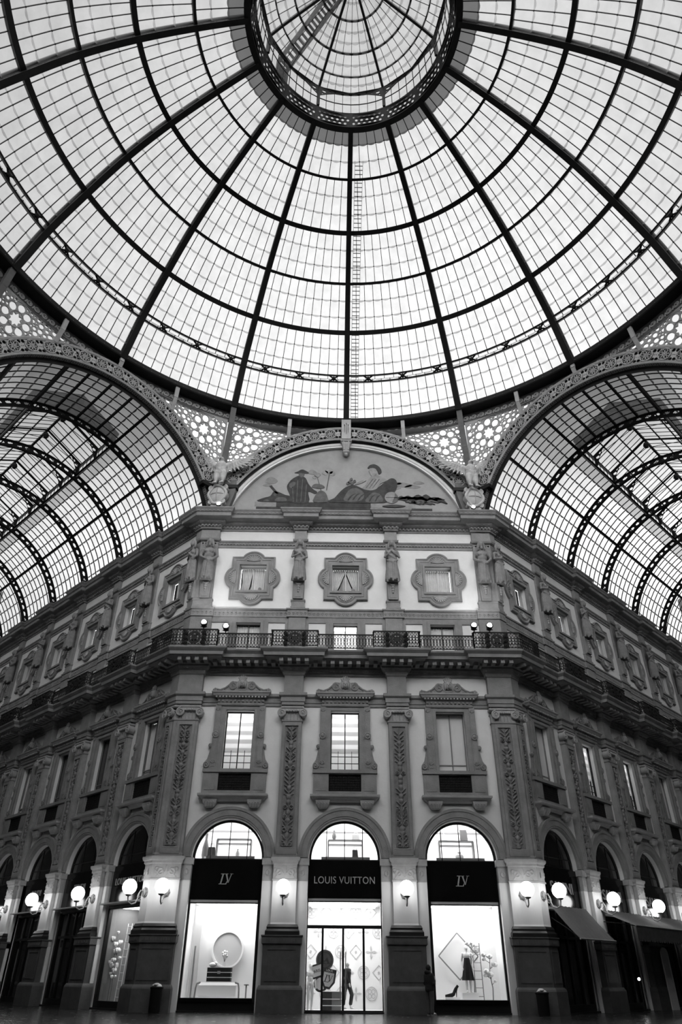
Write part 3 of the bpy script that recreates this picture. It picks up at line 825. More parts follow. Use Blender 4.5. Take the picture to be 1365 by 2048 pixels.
def lobed(hx, hz, r, cx, cz, n=14):
    """square with a round lobe on each side, about (0, 19.74)"""
    p = []
    for k in range(4):
        a = k * pi / 2
        h, c, hh = (hx, cx, hz) if k % 2 == 0 else (hz, cz, hx)
        y = sqrt(max(.01, r * r - (h - c) ** 2)); b = atan2(y, h - c)
        loc = [(h, -hh)] + [(c + r * cos(-b + 2 * b * i / n), r * sin(-b + 2 * b * i / n)) for i in range(n + 1)]
        p += [(x * cos(a) - z * sin(a), x * sin(a) + z * cos(a)) for x, z in loc]
    return [(x, z + 19.74) for x, z in p]
def make_lobed_window(kind):
    t = thing(win_name(), None, None, kind='structure')
    outer = lobed(1.22, 1.34, .74, .82, .95); win = rect(-.75, .75, 18.94, 20.54)
    m = MB(); m.fill(outer, [win], 0, .1)
    m.tube([wallmap(x, z, .1) for x, z in lobed(1.17, 1.29, .69, .82, .95)], .06, 6, closed=True)
    m.tube([wallmap(x, z, .1) for x, z in lobed(1.0, 1.12, .52, .82, .95)], .035, 6, closed=True)
    m.fill(rect(-.88, .88, 18.81, 20.67), [rect(-.76, .76, 18.93, 20.55)], .1, .17)
    m.build('surround', STONE, t, smooth=True, label='grey lobed stone surround')
    for k in range(4):
        m = MB(); a = k * pi / 2; c = (.93 if k % 2 == 0 else 1.06)
        for j in range(9):
            b = rad(-80 + 20 * j); p0 = (c, 0); p1 = (c + .36 * cos(b), .38 * sin(b))
            R = lambda p: (p[0] * cos(a) - p[1] * sin(a), p[0] * sin(a) + p[1] * cos(a) + 19.74)
            m.tube([wallmap(*R(p0), .11), wallmap(*R(p1), .13)], [.025, .05], 6)
        m.build('shell', STONE_L, t, smooth=True)
    m = MB(); m.fill(win, [rect(-.69, -.025, 19.0, 20.48), rect(.025, .69, 19.0, 20.48)], -.26, -.18); m.build('sash', OFFWHITE, t, label='pale painted window sash')
    m = MB(); m.fill(rect(-.7, .7, 19.0, 20.48), (), -.44, -.43); m.build('pane', DARKPANE, t)
    m = MB()
    for sx in (-1, 1):
        if kind == 'draped':
            m.grid(lambda u, v, sx=sx: wallmap(sx * (.68 - (.62 * v ** .8 + .12) * u * .95), 19.02 + 1.44 * v, -.3 + .03 * sin(u * 34)), 44, 12)
        elif kind == 'half':
            wd = lambda v: (.64 if sx > 0 else .2 + .44 * v ** .7)
            m.grid(lambda u, v, sx=sx, wd=wd: wallmap(sx * (.34 + (u - .5) * wd(v)), 19.02 + 1.44 * v, -.3 + .03 * sin(u * 34)), 44, 12)
        elif kind == 'slim':
            if sx > 0: m.grid(lambda u, v: wallmap(-.3 + .55 * u, 19.02 + 1.44 * v, -.36 + .03 * sin(u * 30)), 40, 2)
        else:
            m.grid(lambda u, v, sx=sx: wallmap(sx * (.68 - .66 * u), 19.02 + 1.44 * v, -.3 + .03 * sin(u * 34)), 44, 2)
    m.build('curtain', LINEN, t, smooth=True, label='white net curtains')
    if kind != 'closed':
        m = MB(); m.lathe([(.05, 0), (.09, .1), (.06, .16)], wallmap(.42, 18.98, -.22)); m.ball(wallmap(.42, 19.2, -.22), .09, 8, 6); m.build('flower_pot', MIDGREY, t)
    return t
lob = {k: make_lobed_window(k) for k in ('half', 'draped', 'closed', 'slim')}
for i, k in enumerate(('half', 'draped', 'closed')): place(lob[k], True, 0, BX[i], 'lobed window %s' % ('left of the middle, curtains half open', 'in the middle, curtains tied back', 'right of the middle, curtains closed')[i])
for sg in (-1, 1):
    for k in range(NB): place(lob['slim'], sg < 0 and k == 0, sg, win_s(sg, k), 'lobed window of the %s arm, %s' % (SIDE[sg], ORD[k]))

# ------------------------------------------------------------------ rooms behind the lit openings
def room(name, parent_loc, x0, x1, z0, z1, depth, mat, light, lz=None, q=-.46):
    m = MB(); t = .08
    m.wbox(x0 - t, x1 + t, q - depth - t, q - depth, z0 - t, z1 + t)
    m.wbox(x0 - t, x0, q - depth, q, z0 - t, z1 + t); m.wbox(x1, x1 + t, q - depth, q, z0 - t, z1 + t)
    m.wbox(x0, x1, q - depth, q, z0 - t, z0); m.wbox(x0, x1, q - depth, q, z1, z1 + t)
    o = m.build(name, mat); o.location = parent_loc; o['kind'] = 'structure'
    if light is not None:
        l = MB(); l.wbox(x0 + .25, x1 - .25, q - depth + .25, q - .2, z1 - .05, z1 - .01)
        l.build('ceiling_light', light, o)
    return o
for i, x in enumerate(BX):
    tag(room('wall_room_%d' % (i + 1), frame(0, x)[0], -1.9, 1.9, 5.45, 8.3, 3.2, WHITE, ROOMLIGHT), 'white room behind the arched window')
    if i < 2: tag(room('wall_room_%d' % (i + 4), frame(0, x)[0], -1.1, 1.1, 9.2, 12.6, 1.5, WHITE, ROOMLIGHT), 'white room behind the tall window')
tag(room('wall_room_6', frame(0, 0)[0], -1.0, 1.0, 15.1, 17.4, 1.5, WHITE, ROOMLIGHT), 'white room behind the small window')
for k in (1, 2): tag(room('wall_room_%d' % (6 + k), (0, 0, 0), -.95, .95, 9.2, 12.6, 1.5, OFFWHITE, ROOMLIGHT), 'room behind a lit tall window of the right arm')
for k in (1, 2):
    o = bpy.data.objects['wall_room_%d' % (6 + k)]; o.location, rz = frame(1, win_s(1, k)); o.rotation_euler = (0, 0, rz)

# ------------------------------------------------------------------ figures on tapering shafts between the lobed windows
def limb(m, pts, rs, n=10):
    m.tube(pts, rs, n)
    for p, r in zip(pts, rs): m.ball(p, r * 1.01, n, 6)
def hand(m, p, d, r=.05, up=(0, 0, 1)):
    """palm, four fingers and a thumb, slightly curled"""
    p = Vector(p); d = Vector(d).normalized(); s = d.cross(Vector(up)).normalized(); n_ = s.cross(d)
    m.ball(p + d * r * 1.2, (r * 1.1, r * 1.1, r * .9), 8, 6)
    for j in range(4):
        o = s * (j - 1.5) * r * .52; L = (1.5, 1.8, 1.7, 1.3)[j] * r
        m.tube([p + o + d * r * 1.6, p + o * 1.1 + d * (r * 1.6 + L * .6), p + o * 1.1 + d * (r * 1.6 + L) - n_ * r * .45], [r * .3, r * .27, r * .22], 6)
    m.tube([p + s * r * .9 + d * r * .6, p + s * r * 1.5 + d * r * 1.5, p + s * r * 1.3 + d * r * 2.2], [r * .34, r * .3, r * .24], 6)
def figure_mesh(kind):
    m = MB(); P = lambda x, q, z: Vector((x, -q, z))
    q = .42; male = kind == 'male'
    # head with face and hair
    m.ball(P(0, q + .12, 21.78), (.13, .15, .19), 12, 10)
    m.ball(P(0, q + .27, 21.76), (.025, .05, .05), 6, 6); m.ball(P(0, q + .22, 21.66), (.06, .05, .03), 8, 6)
    for s in (-1, 1): m.ball(P(s * .05, q + .25, 21.82), (.035, .02, .02), 6, 6)
    for s in (-1, 1):
        limb(m, [P(s * .11, q + .06, 21.9), P(s * .18, q + .06, 21.72), P(s * .19, q + .08, 21.5)], [.09, .075, .05])
    m.ball(P(0, q + .06, 21.92), (.17, .17, .12), 12, 8)
    if male: m.ball(P(0, q + .2, 21.56), (.09, .07, .1), 8, 6)
    limb(m, [P(0, q + .06, 21.62), P(0, q + .02, 21.42)], [.085, .1])
    sw = .34 if male else .28
    m.ball(P(0, q, 21.2), (sw, .2, .26), 14, 10); m.ball(P(0, q + .02, 20.95), (sw * .82, .19, .3), 14, 10); m.ball(P(0, q + .02, 20.68), (.25, .19, .22), 14, 10)
    for s in (-1, 1): m.ball(P(s * .13, q + .15, 21.16), (.13, .09, .1) if male else (.1, .12, .11), 10, 8); m.ball(P(s * sw, q, 21.3), .11, 10, 8)
    if kind == 'male':
        limb(m, [P(-.4, q, 21.28), P(-.46, q + .02, 20.9), P(-.16, q + .22, 20.66)], [.11, .09, .065]); hand(m, P(-.16, q + .22, 20.66), (.9, .1, -.1))
        limb(m, [P(.4, q, 21.28), P(.47, q + .04, 20.88), P(.2, q + .24, 20.56)], [.11, .09, .065]); hand(m, P(.2, q + .24, 20.56), (-.9, .1, -.2))
    elif kind == 'fold':
        limb(m, [P(-.33, q, 21.26), P(-.42, q + .04, 20.92), P(-.06, q + .22, 20.98)], [.09, .075, .055]); hand(m, P(-.06, q + .22, 20.98), (.9, -.2, .2))
        limb(m, [P(.33, q, 21.26), P(.4, q + .02, 20.9), P(.24, q + .2, 20.72)], [.09, .075, .055]); hand(m, P(.24, q + .2, 20.72), (-.8, .1, .1))
        limb(m, [P(-.3, q + .1, 21.3), P(0, q + .2, 21.05), P(.26, q + .16, 20.8)], [.07, .08, .07])
    else:
        limb(m, [P(-.33, q, 21.26), P(-.4, q + .06, 20.95), P(-.1, q + .23, 21.18)], [.09, .075, .055]); hand(m, P(-.1, q + .23, 21.18), (.6, -.2, .6))
        limb(m, [P(.33, q, 21.26), P(.41, q + .05, 20.95), P(.1, q + .23, 21.12)], [.09, .075, .055]); hand(m, P(.1, q + .23, 21.12), (-.6, -.2, .6))
        limb(m, [P(-.28, q + .08, 21.34), P(-.1, q + .18, 21.0), P(.2, q + .15, 20.8)], [.06, .07, .06])
    # draped skirt, gathered to a knot and hanging in folds
    m.lathe([(.26, 20.75), (.3, 20.55), (.34, 20.2), (.36, 19.8), (.37, 19.45), (.3, 19.42)], P(0, q - .02, 0), 20, M=Matrix.Diagonal((1, .72, 1, 1)))
    for j in range(11):
        a = rad(-160 + 32 * j) if False else rad(180 + 18 * j); z1 = 19.4 + .1 * sin(j * 2.1)
        m.tube([P(.24 * cos(a), q - .02 - .2 * sin(a), 20.72), P(.33 * cos(a), q - .02 - .26 * sin(a), 20.1), P(.38 * cos(a), q - .02 - .29 * sin(a), z1)], [.03, .05, .06], 6)
    limb(m, [P(-.28, q + .1, 20.72), P(0, q + .22, 20.56), P(.28, q + .1, 20.72)], [.05, .07, .05])
    limb(m, [P(.05, q + .24, 20.55), P(.02, q + .27, 20.1), P(0, q + .28, 19.5)], [.05, .06, .05])
    return organic(m, .026, 'figure', FIGURE, 3)
FIG = {k: figure_mesh(k) for k in ('male', 'fold', 'clasp')}

def make_herm(name, label, plan, faces, figs, group):
    t = thing(name, label, 'caryatid', group=group)
    MB().wrap(plan(.12, .14), [(0, 15.0), (0, 17.3)]).build('lower_plinth', STONE, t)
    m = MB().wrap(plan(.02, .16), [(.04, 17.84), (.04, 17.94), (0, 17.98), (0, 18.24), (.04, 18.3), (.04, 18.36), (0, 18.38)])
    m.build('plinth', STONE, t)
    m = MB().wrap(plan(-.02, .14), [(0, 18.34), (0, 22.2)]); m.build('pilaster', STONE, t)
    for (fn, s) in faces:
        m = MB(); m.fill([(-.26 * s, 18.38), (.26 * s, 18.38), (.32 * s, 19.5), (-.32 * s, 19.5)], (), .12, .30, fn)
        m.fill([(-.18 * s, 18.46), (.18 * s, 18.46), (.22 * s, 19.3), (-.22 * s, 19.3)], (), .30, .32, fn); m.build('tapering_shaft', STONE, t)
        m = MB()
        for j in range(4): m.ball(fn(0, 19.22 - .14 * j, .34), (.12 - .022 * j, .06, .08), 8, 6)
        m.tube([fn(-.16, 19.3, .34), fn(0, 19.22, .36), fn(.16, 19.3, .34)], .03, 6); m.build('hanging_ornament', STONE_L, t, smooth=True)
    MB().wrap(plan(0, .2), [(0, 22.06), (.06, 22.1), (.1, 22.2), (.02, 22.24), (0, 22.86)]).build('top_block', STONE, t)
    for me, lc, rz in figs: link('figure', me, t, lc, (0, 0, rz))
    return t
G_C = 'carved figures between the lobed windows'
hm = [make_herm('caryatid', lb, lambda e, q: straight_plan(.34 + e, q), [(wallmap, 1)], [(FIG[k], (0, 0, 0), 0)], G_C)
      for lb, k in (('draped figure with one arm across its waist, left of the middle lobed window', 'fold'), ('draped figure with hands clasped on the breast, right of the middle lobed window', 'clasp'))]
for h, x in zip(hm, PX): h.location = frame(0, x)[0]
for sg in (-1, 1):
    for k in range(NB - 1):
        loc, rz = frame(sg, pil_s(sg, k)); dup(hm[k % 2], loc, rz, 'draped figure of the %s arm, %s' % (SIDE[sg], ORD[k]))
    f1 = lambda u, v, w, sd=sg: (-sd * (.56 + u), -w, v)
    make_herm('corner_caryatid', 'pair of carved figures back to back at the %s corner' % SIDE[sg], lambda e, q, sd=sg: corner_plan(sd, .97 + e, .42 + e, q),
              [(f1, 1), (rotmap(sg, .1), .8)], [(FIG['male'], (-sg * .56, 0, 0), 0), (FIG['fold'], (sg * .12 * S2, .12 * S2, 0), sg * pi / 4)], 'corner figures').location = frame(0, sg * W)[0]

# ------------------------------------------------------------------ balcony railing
RQ = 1.12
def make_railing(plan, ornate, z0=15.07):
    t = thing('balcony_railing', None, 'railing', group='black iron railings of the balcony')
    h = .92 if ornate else .84
    def prof(z, hh, d): return [(-d, z), (d, z), (d, z + hh), (-d, z + hh), (-d, z)]
    MB().wrap(plan, prof(z0 + h - .05, .06, .035), caps=False).build('top_rail', IRON, t)
    MB().wrap(plan, prof(z0 + .06, .04, .02), caps=False).build('bottom_rail', IRON, t)
    m = MB()
    P = [Vector((p[0], p[1], 0)) for p in plan]
    for a, b in zip(P[:-1], P[1:]):
        L = (b - a).length
        if L < .12: continue
        tt = (b - a) / L; n = max(1, round(L / .16))
        for i in range(n):
            c = a + tt * (L * (i + .5) / n)
            def at(e, z): return c + tt * e + Vector((0, 0, z0 + z))
            m.tube([at(0, .1), at(0, h - .05)], .016, 4)
            r = L / n * .46
            for zc, rx, rz in ((.2, r, .09), (h - .17, r, .09), (.4, r * .62, .1), (.56, r * .6, .06)):
                m.tube([at(rx * cos(2 * pi * j / 8), zc + rz * sin(2 * pi * j / 8)) for j in range(8)], .014, 4, closed=True)
            if ornate:
                for zc in (.32, .48, .64): m.tube([at(-r, zc - .06), at(0, zc), at(r, zc - .06)], .022, 4)
    m.build('baluster_pattern', IRON, t)
    for p in (P[0], P[-1]):
        m = MB(); m.tube([p + Vector((0, 0, z0)), p + Vector((0, 0, z0 + h + .03))], .035, 6); m.ball(p + Vector((0, 0, z0 + h + .06)), .05, 8, 6); m.build('post', IRON, t)
    if ornate:
        i = max(range(len(P) - 1), key=lambda i: (P[i + 1] - P[i]).length); a, b = P[i], P[i + 1]; tt = (b - a).normalized(); nn = Vector((tt.y, -tt.x, 0)); c = (a + b) / 2 + Vector((0, 0, z0 + .46))
        fn = lambda u, v, w: c + tt * u + Vector((0, 0, v)) + nn * w
        m = MB(); m.fill(circle(0, 0, .34, 24), [circle(0, 0, .22, 20)], .0, .04, fn); m.fill(circle(0, 0, .15, 16), (), .0, .05, fn)
        for k in range(4): a_ = k * pi / 2 + pi / 4; m.tube([fn(.1 * cos(a_), .1 * sin(a_), .02), fn(.26 * cos(a_), .26 * sin(a_), .02)], .03, 5)
        for s in (-1, 1):
            for k in range(3): volute(m, s * (.46 + .0 * k), -.26 + .26 * k, .02, .1, s, fn)
        m.build('medallion', IRON, t, label='round cast medallion')
    return t
def jogplan(hw): return [(-hw, -RQ), (-hw, -RQ - .3), (hw, -RQ - .3), (hw, -RQ)]
HW = 1.18
orn = make_railing(jogplan(HW), True); pln = make_railing([(-(5.225 / 2 - HW), -RQ), (5.225 / 2 - HW, -RQ)], False)
for i, x in enumerate(PX):
    lb = 'ornate projecting balcony railing below the figure %s of the middle lobed window' % ('left', 'right')[i]
    if i == 0: orn.location = frame(0, x)[0]; orn['label'] = lb
    else: dup(orn, frame(0, x)[0], 0, lb)
pln.location = frame(0, 0)[0]; pln['label'] = 'plain balcony railing in front of the brightly lit small window'
for sg in (-1, 1):
    # between the first ornate panel and the corner panel
    x0 = 2.613 + HW; x1 = W - 1.72
    r_ = make_railing([(-(x1 - x0) / 2, -RQ), ((x1 - x0) / 2, -RQ)], False); r_.location = frame(0, sg * (x0 + x1) / 2)[0]
    r_['label'] = 'plain balcony railing under the %s lobed window of the front' % SIDE[sg]
    t8 = tan(pi / 8); a = 1.72; b = 1.3; q1, q2 = RQ, RQ + .3
    if sg > 0: pl = [(-a, -q1), (-a, -q2), (t8 * q2, -q2), (b * S2 + q2 * S2, b * S2 - q2 * S2), (b * S2 + q1 * S2, b * S2 - q1 * S2)]
    else: pl = [(-x, y) for x, y in [(-a, -q1), (-a, -q2), (t8 * q2, -q2), (b * S2 + q2 * S2, b * S2 - q2 * S2), (b * S2 + q1 * S2, b * S2 - q1 * S2)]][::-1]
    r_ = make_railing(pl, True); r_.location = frame(0, sg * W)[0]; r_['label'] = 'ornate balcony railing turning the %s corner' % SIDE[sg]
    B = ARM[sg][1]; s0 = 1.3
    rp = None
    for k in range(NB - 1):
        loc, rz = frame(sg, pil_s(sg, k)); dup(orn, loc, rz, 'ornate projecting railing of the %s arm, %s' % (SIDE[sg], ORD[k]))
        s1 = pil_s(sg, k) - HW
        if k < 2: rp = make_railing([(-(s1 - s0) / 2, -RQ), ((s1 - s0) / 2, -RQ)], False); o = rp
        else: o = dup(rp, (0, 0, 0), 0)
        o.location, rz = frame(sg, (s0 + s1) / 2); o.rotation_euler = (0, 0, rz)
        o['label'] = 'plain railing of the %s arm, %s' % (SIDE[sg], ORD[k]); s0 = pil_s(sg, k) + HW

# ------------------------------------------------------------------ lamps
def make_lamp():
    t = thing('wall_lamp', None, 'lamp', group='white globe wall lamps')
    M = Matrix.Rotation(rad(90), 4, 'X')
    m = MB(); m.lathe([(.19, 0), (.19, .03), (.14, .06), (.15, .09), (.06, .12), (0, .13)], (0, -.34, 4.2), 20, M=M)
    for j in range(8): a = j * pi / 4; m.ball((.17 * cos(a), -.38, 4.2 + .17 * sin(a)), .035, 6, 5)
    m.build('wall_rose', IRON_L, t, smooth=True)
    pts = [(0, -.42, 4.2), (0, -.58, 4.26), (0, -.66, 4.12), (0, -.68, 3.95), (0, -.76, 3.78), (0, -.95, 3.72), (0, -1.12, 3.8), (0, -1.15, 3.96), (0, -1.15, 4.02)]
    m = MB(); m.tube(pts, .03, 8); m.tube([(0, -.60 - .12 * (1 - i / 20) * sin(i * .5), 4.0 + .12 * (1 - i / 20) * cos(i * .5)) for i in range(20)], .018, 6)
    m.build('bracket', IRON_L, t, smooth=True)
    m = MB(); m.lathe([(.03, 0), (.1, .02), (.14, .07), (.12, .09), (0, .09)], (0, -1.15, 4.0), 16); m.build('globe_holder', IRON_L, t, smooth=True)
    m = MB(); m.ball((0, -1.15, 4.36), .3, 24, 16); m.build('globe', GLOBE, t, smooth=True, label='glowing white glass globe')
    return t
lamp = make_lamp(); ft = [True]
def put_lamp(seg, s, label):
    loc, rz = frame(seg, s)
    if ft[0]: lamp.location = loc; lamp.rotation_euler = (0, 0, rz); lamp['label'] = label; ft[0] = False
    else: dup(lamp, loc, rz, label)
put_lamp(0, PX[0], 'globe lamp on the pier left of the central shop door')
put_lamp(0, PX[1], 'globe lamp on the pier right of the central shop door')
for sg in (-1, 1):
    put_lamp(0, sg * 7.72, 'globe lamp on the front face of the %s corner pier' % SIDE[sg])
    put_lamp(sg, .12, 'globe lamp on the arm face of the %s corner pier' % SIDE[sg])
    for k in range(4): put_lamp(sg, pil_s(sg, k), 'globe lamp on the pier of the %s arm, %s' % (SIDE[sg], ORD[k]))

def make_flood(spot_w, big=True):
    t = thing('floodlight', None, 'floodlight', group='floodlights on the balcony' if big else 'spotlights on the cornice')
    s = 1 if big else .8
    m = MB(); m.tube([(0, 0, 0), (0, 0, .16)], .03, 6); m.wbox(-.16 * s, .16 * s, -.02, .02, .12, .16); m.build('stand', IRON, t)
    M = Matrix.Translation((0, -.05, .3 * s)) @ Matrix.Rotation(rad(62), 4, 'X')
    m = MB(); m.lathe([(0, -.22 * s), (.12 * s, -.2 * s), (.17 * s, 0), (.19 * s, .1 * s), (.17 * s, .1 * s), (.15 * s, 0)], n=16, M=M); m.build('housing', IRON, t, smooth=True)
    m = MB(); m.ball(M @ Vector((0, 0, .08 * s)), .125 * s, 16, 10); m.build('lens', LENS, t, smooth=True, label='glowing lens')
    ld = bpy.data.lights.new('beam', 'SPOT'); ld.energy = spot_w; ld.spot_size = rad(140); ld.spot_blend = 1; ld.shadow_soft_size = .12
    l = bpy.data.objects.new('beam', ld); COL.objects.link(l); l.parent = t
    l.location = (0, -.02, .62 * s); l.rotation_euler = Vector((0, .05, 1)).to_track_quat('-Z', 'Y').to_euler()
    return t
fl0 = make_flood(FLOOD_W)
for i, (x, lb) in enumerate(((-7.3, 'outer floodlight at the left end of the balcony'), (-6.2, 'inner floodlight at the left end of the balcony'), (6.6, 'inner floodlight at the right end of the balcony'), (7.4, 'outer floodlight at the right end of the balcony'))):
    q = RQ + .1 if abs(x) < 6.58 else RQ + .38
    loc = frame(0, x, q, 15.95 if abs(x) > 6.58 else 15.88)[0]
    if i == 0: fl0.location = loc; fl0['label'] = lb
    else: dup(fl0, loc, 0, lb)
fs = make_flood(SPOT_W, False)
for sg in (-1, 1):
    loc = frame(0, sg * 7.5, .72, 23.94)[0]; lb = 'small bright spotlight on the cornice at the feet of the %s eagle' % SIDE[sg]
    if sg < 0: fs.location = loc; fs['label'] = lb
    else: dup(fs, loc, 0, lb)

# ------------------------------------------------------------------ shop fronts
def monogram(fn, h, w0, w1):
    m = MB(); S = lambda pts: [(x * h, z * h) for x, z in pts]
    for p in ([(-.52, .44), (-.10, .44), (-.10, .5), (-.52, .5)], [(-.36, .46), (-.22, .46), (-.42, -.46), (-.56, -.46)], [(-.70, -.5), (.10, -.5), (.20, -.2), (.15, -.2), (.02, -.43), (-.70, -.44)],
              [(-.05, .5), (.13, .5), (.32, -.28), (.24, -.36)], [(.33, -.34), (.25, -.36), (.56, .5), (.63, .5)], [(-.18, .46), (.24, .46), (.24, .5), (-.18, .5)], [(.44, .46), (.76, .46), (.76, .5), (.44, .5)]):
        m.fill(S(p), (), w0, w1, fn)
    return m
def shop_base(label, z_glass0, z_glass1, xg, group=None):
    t = thing('storefront', label, 'shop front', group=group)
    m = MB(); m.fill(rect(-1.62, 1.62, z_glass1 + .18, 5.54), (), -.22, -.10); m.build('sign_panel', SIGN, t, label='glossy black sign panel')
    m = MB(); m.fill(rect(-1.62, 1.62, .0, z_glass1 + .2), [rect(-xg, xg, z_glass0, z_glass1)], -.30, -.14)
    m.build('frame', FRAME, t)
    m = MB(); m.wbox(-1.61, 1.61, -.3, .03, 0, .06); m.build('threshold', BLACKSTONE, t)
    m = MB(); m.wbox(-xg, xg, -.14, -.08, z_glass1 + .04, z_glass1 + .13); m.build('head_rail', LETTER, t, label='metal strip over the glass')
    return t
for i, x in ((0, BX[0]), (2, BX[2])):
    t = shop_base('black shop front with a large lit display window on the %s' % ('left', '', 'right')[i], .48, 3.83, 1.46, 'shop fronts of the front wall')
    m = MB(); m.wbox(-1.48, 1.48, -.14, -.05, .36, .46); m.build('sill', SIGN, t)
    m = MB(); m.fill(rect(-1.46, 1.46, .48, 3.83), (), -.24, -.23); m.build('glass', PANE, t)
    monogram(lambda u, v, w: wallmap(u - .02, v + 4.77, w), .42, -.10, -.06).build('lettering', LETTER, t, label='metal monogram of two crossed letters')
    t.location = frame(0, x)[0]
t = shop_base('black central shop entrance with glass doors and a lettered sign', .10, 3.92, 1.57, 'shop fronts of the front wall')
me = text_mesh('LOUIS VUITTON', .40, .02, LETTER, 1.06); o = link('lettering', me, t, (0, .08, 4.63)); o.scale = (.88, 1, 1); o['label'] = 'metal sign letters'
m = MB(); m.wbox(-1.57, 1.57, -.30, -.16, 2.94, 3.06)
for x in (-.92, -.05, .82): m.wbox(x - .045, x + .045, -.30, -.18, .1, 2.98)
m.build('mullion', FRAME, t)
m = MB(); m.fill(rect(-1.57, 1.57, 3.06, 3.92), (), -.24, -.23); m.build('transom_glass', PANE, t)
for a, b in ((-1.57, -.97), (-.87, -.1), (0, .77), (.87, 1.57)):
    m = MB(); m.fill(rect(a, b, .1, 2.94), (), -.25, -.24); o = m.build('door_leaf', PANE, t, label='clear glass door leaf')
    if a in (-.87, 0):
        xh = b - .06 if a < 0 else a + .06
        h = MB(); h.tube([wallmap(xh, .45, -.15), wallmap(xh, 2.1, -.15)], .02, 8)
        for z in (.5, 2.05): h.tube([wallmap(xh, z, -.15), wallmap(xh, z, -.24)], .012, 6)
        h.build('handle', LETTER, o)
t.location = frame(0, 0)[0]

# display boxes behind the windows
SHOP_L, SHOP_C, SHOP_R = frame(0, BX[0])[0], frame(0, 0)[0], frame(0, BX[2])[0]
rl = tag(room('wall_display_1', SHOP_L, -1.52, 1.52, .40, 3.9, 1.6, WHITE, SHOPLIGHT, q=-.3), 'lit display box of the left window')
rc = tag(room('wall_display_2', SHOP_C, -1.75, 1.75, .02, 4.0, 3.4, OFFWHITE, SHOPLIGHT, q=-.46), 'lit shop interior behind the glass doors')
rr = tag(room('wall_display_3', SHOP_R, -1.52, 1.52, .40, 3.9, 1.6, WHITE, SHOPLIGHT, q=-.3), 'lit display box of the right window')
# faint ornament printed on the back wall of the shop
m = MB()
bz = -3.84
def orn_flower(x, z, kind):
    if kind == 0:
        for k in range(4): a = k * pi / 2; m.fill([(x, z), (x + .17 * cos(a - .3), z + .17 * sin(a - .3)), (x + .27 * cos(a), z + .27 * sin(a)), (x + .17 * cos(a + .3), z + .17 * sin(a + .3))], (), bz, bz + .008)
    elif kind == 1:
        m.fill(circle(x, z, .27, 24), [circle(x, z, .245, 24)], bz, bz + .008)
        for k in range(4): a = k * pi / 2 + pi / 4; m.fill(circle(x + .12 * cos(a), z + .12 * sin(a), .09, 12), [circle(x + .12 * cos(a), z + .12 * sin(a), .07, 12)], bz, bz + .008)
    else:
        d = [(x + .3, z), (x, z + .3), (x - .3, z), (x, z - .3)]; d2 = [(x + .26, z), (x, z + .26), (x - .26, z), (x, z - .26)]
        m.fill(d, [d2], bz, bz + .008); m.fill(circle(x, z, .05, 12), (), bz, bz + .008)
for r_i in range(5):
    for c_i in range(5): orn_flower(-1.4 + .7 * c_i + (.35 if r_i % 2 else 0) - .1, .6 + .8 * r_i, (r_i + c_i) % 3)
m.build('wall_ornament', stone_mat('faint_print', .33, .8, .05, 1, 0), rc, label='faint grey flower ornament')

def put(name, label, cat, mb, mat, loc, off=(0, 0, 0), rz=0., smooth=False, group=None):
    o = mb.build(name, mat, None, smooth); o.location = (loc[0] + off[0], loc[1] - off[1], off[2]); o.rotation_euler = (0, 0, rz)
    return tag(o, label, cat, group)
# --- left window: round mirror over a striped trunk on a white armchair
t = thing('round_mirror', 'large round pale mirror hung in the left display window', 'mirror', (SHOP_L[0] + .12, SHOP_L[1] + 1.78, 2.2))
m = MB(); m.fill(circle(0, 0, .70, 48), [circle(0, 0, .63, 48)], 0, .12); m.build('frame', WHITE, t)
m = MB(); m.fill(circle(0, 0, .64, 48), (), 0, .05); m.build('disc', stone_mat('pale_disc', .5, .5, .05, 1, 0), t, label='pale grey disc')
t = thing('suitcase', 'black trunk with pale trim standing on the white seat', 'trunk', (SHOP_L[0] - .06, SHOP_L[1] + 1.1, 1.0))
m = MB(); m.box(-.5, .5, -.25, .25, 0, .34); m.build('body', DARKCLOTH, t)
m = MB(); m.box(-.5, .5, -.25, .25, .355, .52); m.build('lid', DARKCLOTH, t)
m = MB()
for z in (.0, .16, .335): m.box(-.515, .515, -.265, .265, z, z + .03)
m.build('trim', LINEN, t, label='pale trim bands')
m = MB(); m.box(-.06, .06, -.29, -.25, .3, .4); m.build('lock', LETTER, t)
t = thing('display_armchair', 'white upholstered seat under the trunk in the left display window', 'armchair', (SHOP_L[0] - .06, SHOP_L[1] + 1.1, .40))
m = MB().wrap([(-.78, .4), (-.78, -.42), (.78, -.42), (.78, .4), (-.78, .4)], [(-.06, .1), (0, .14), (0, .5), (-.08, .6)]); m.build('seat', WHITE, t)
for s in (-1, 1):
    m = MB(); m.tube([(s * .72, -.3, .6), (s * .86, -.32, .56), (s * .9, -.34, .4), (s * .92, -.36, 0)], .035, 8); m.build('leg', MIDGREY, t, smooth=True, label='grey curved arm and leg')
m = MB(); m.box(-.6, .6, .3, .42, .1, .42); m.build('back', WHITE, t)
fpot = thing('flower_vase', 'white flowers in a small vase on top of the trunk', 'vase', (SHOP_L[0] + .1, SHOP_L[1] + 1.1, 1.53))
MB().lathe([(.05, 0), (.08, .08), (.04, .2), (.05, .24)], n=14).build('vase', PANE, fpot, smooth=True)
m = MB()
for j in range(7): a = j * 2.4; m.tube([(0, 0, .2), (.1 * cos(a), .08 * sin(a), .38 + .03 * j)], .008, 4)
m.build('stem', MIDGREY, fpot)
m = MB()
for j in range(7): a = j * 2.4; m.ball((.1 * cos(a), .08 * sin(a), .4 + .03 * j), .045, 8, 6)
m.build('flowers', WHITE, fpot, smooth=True)
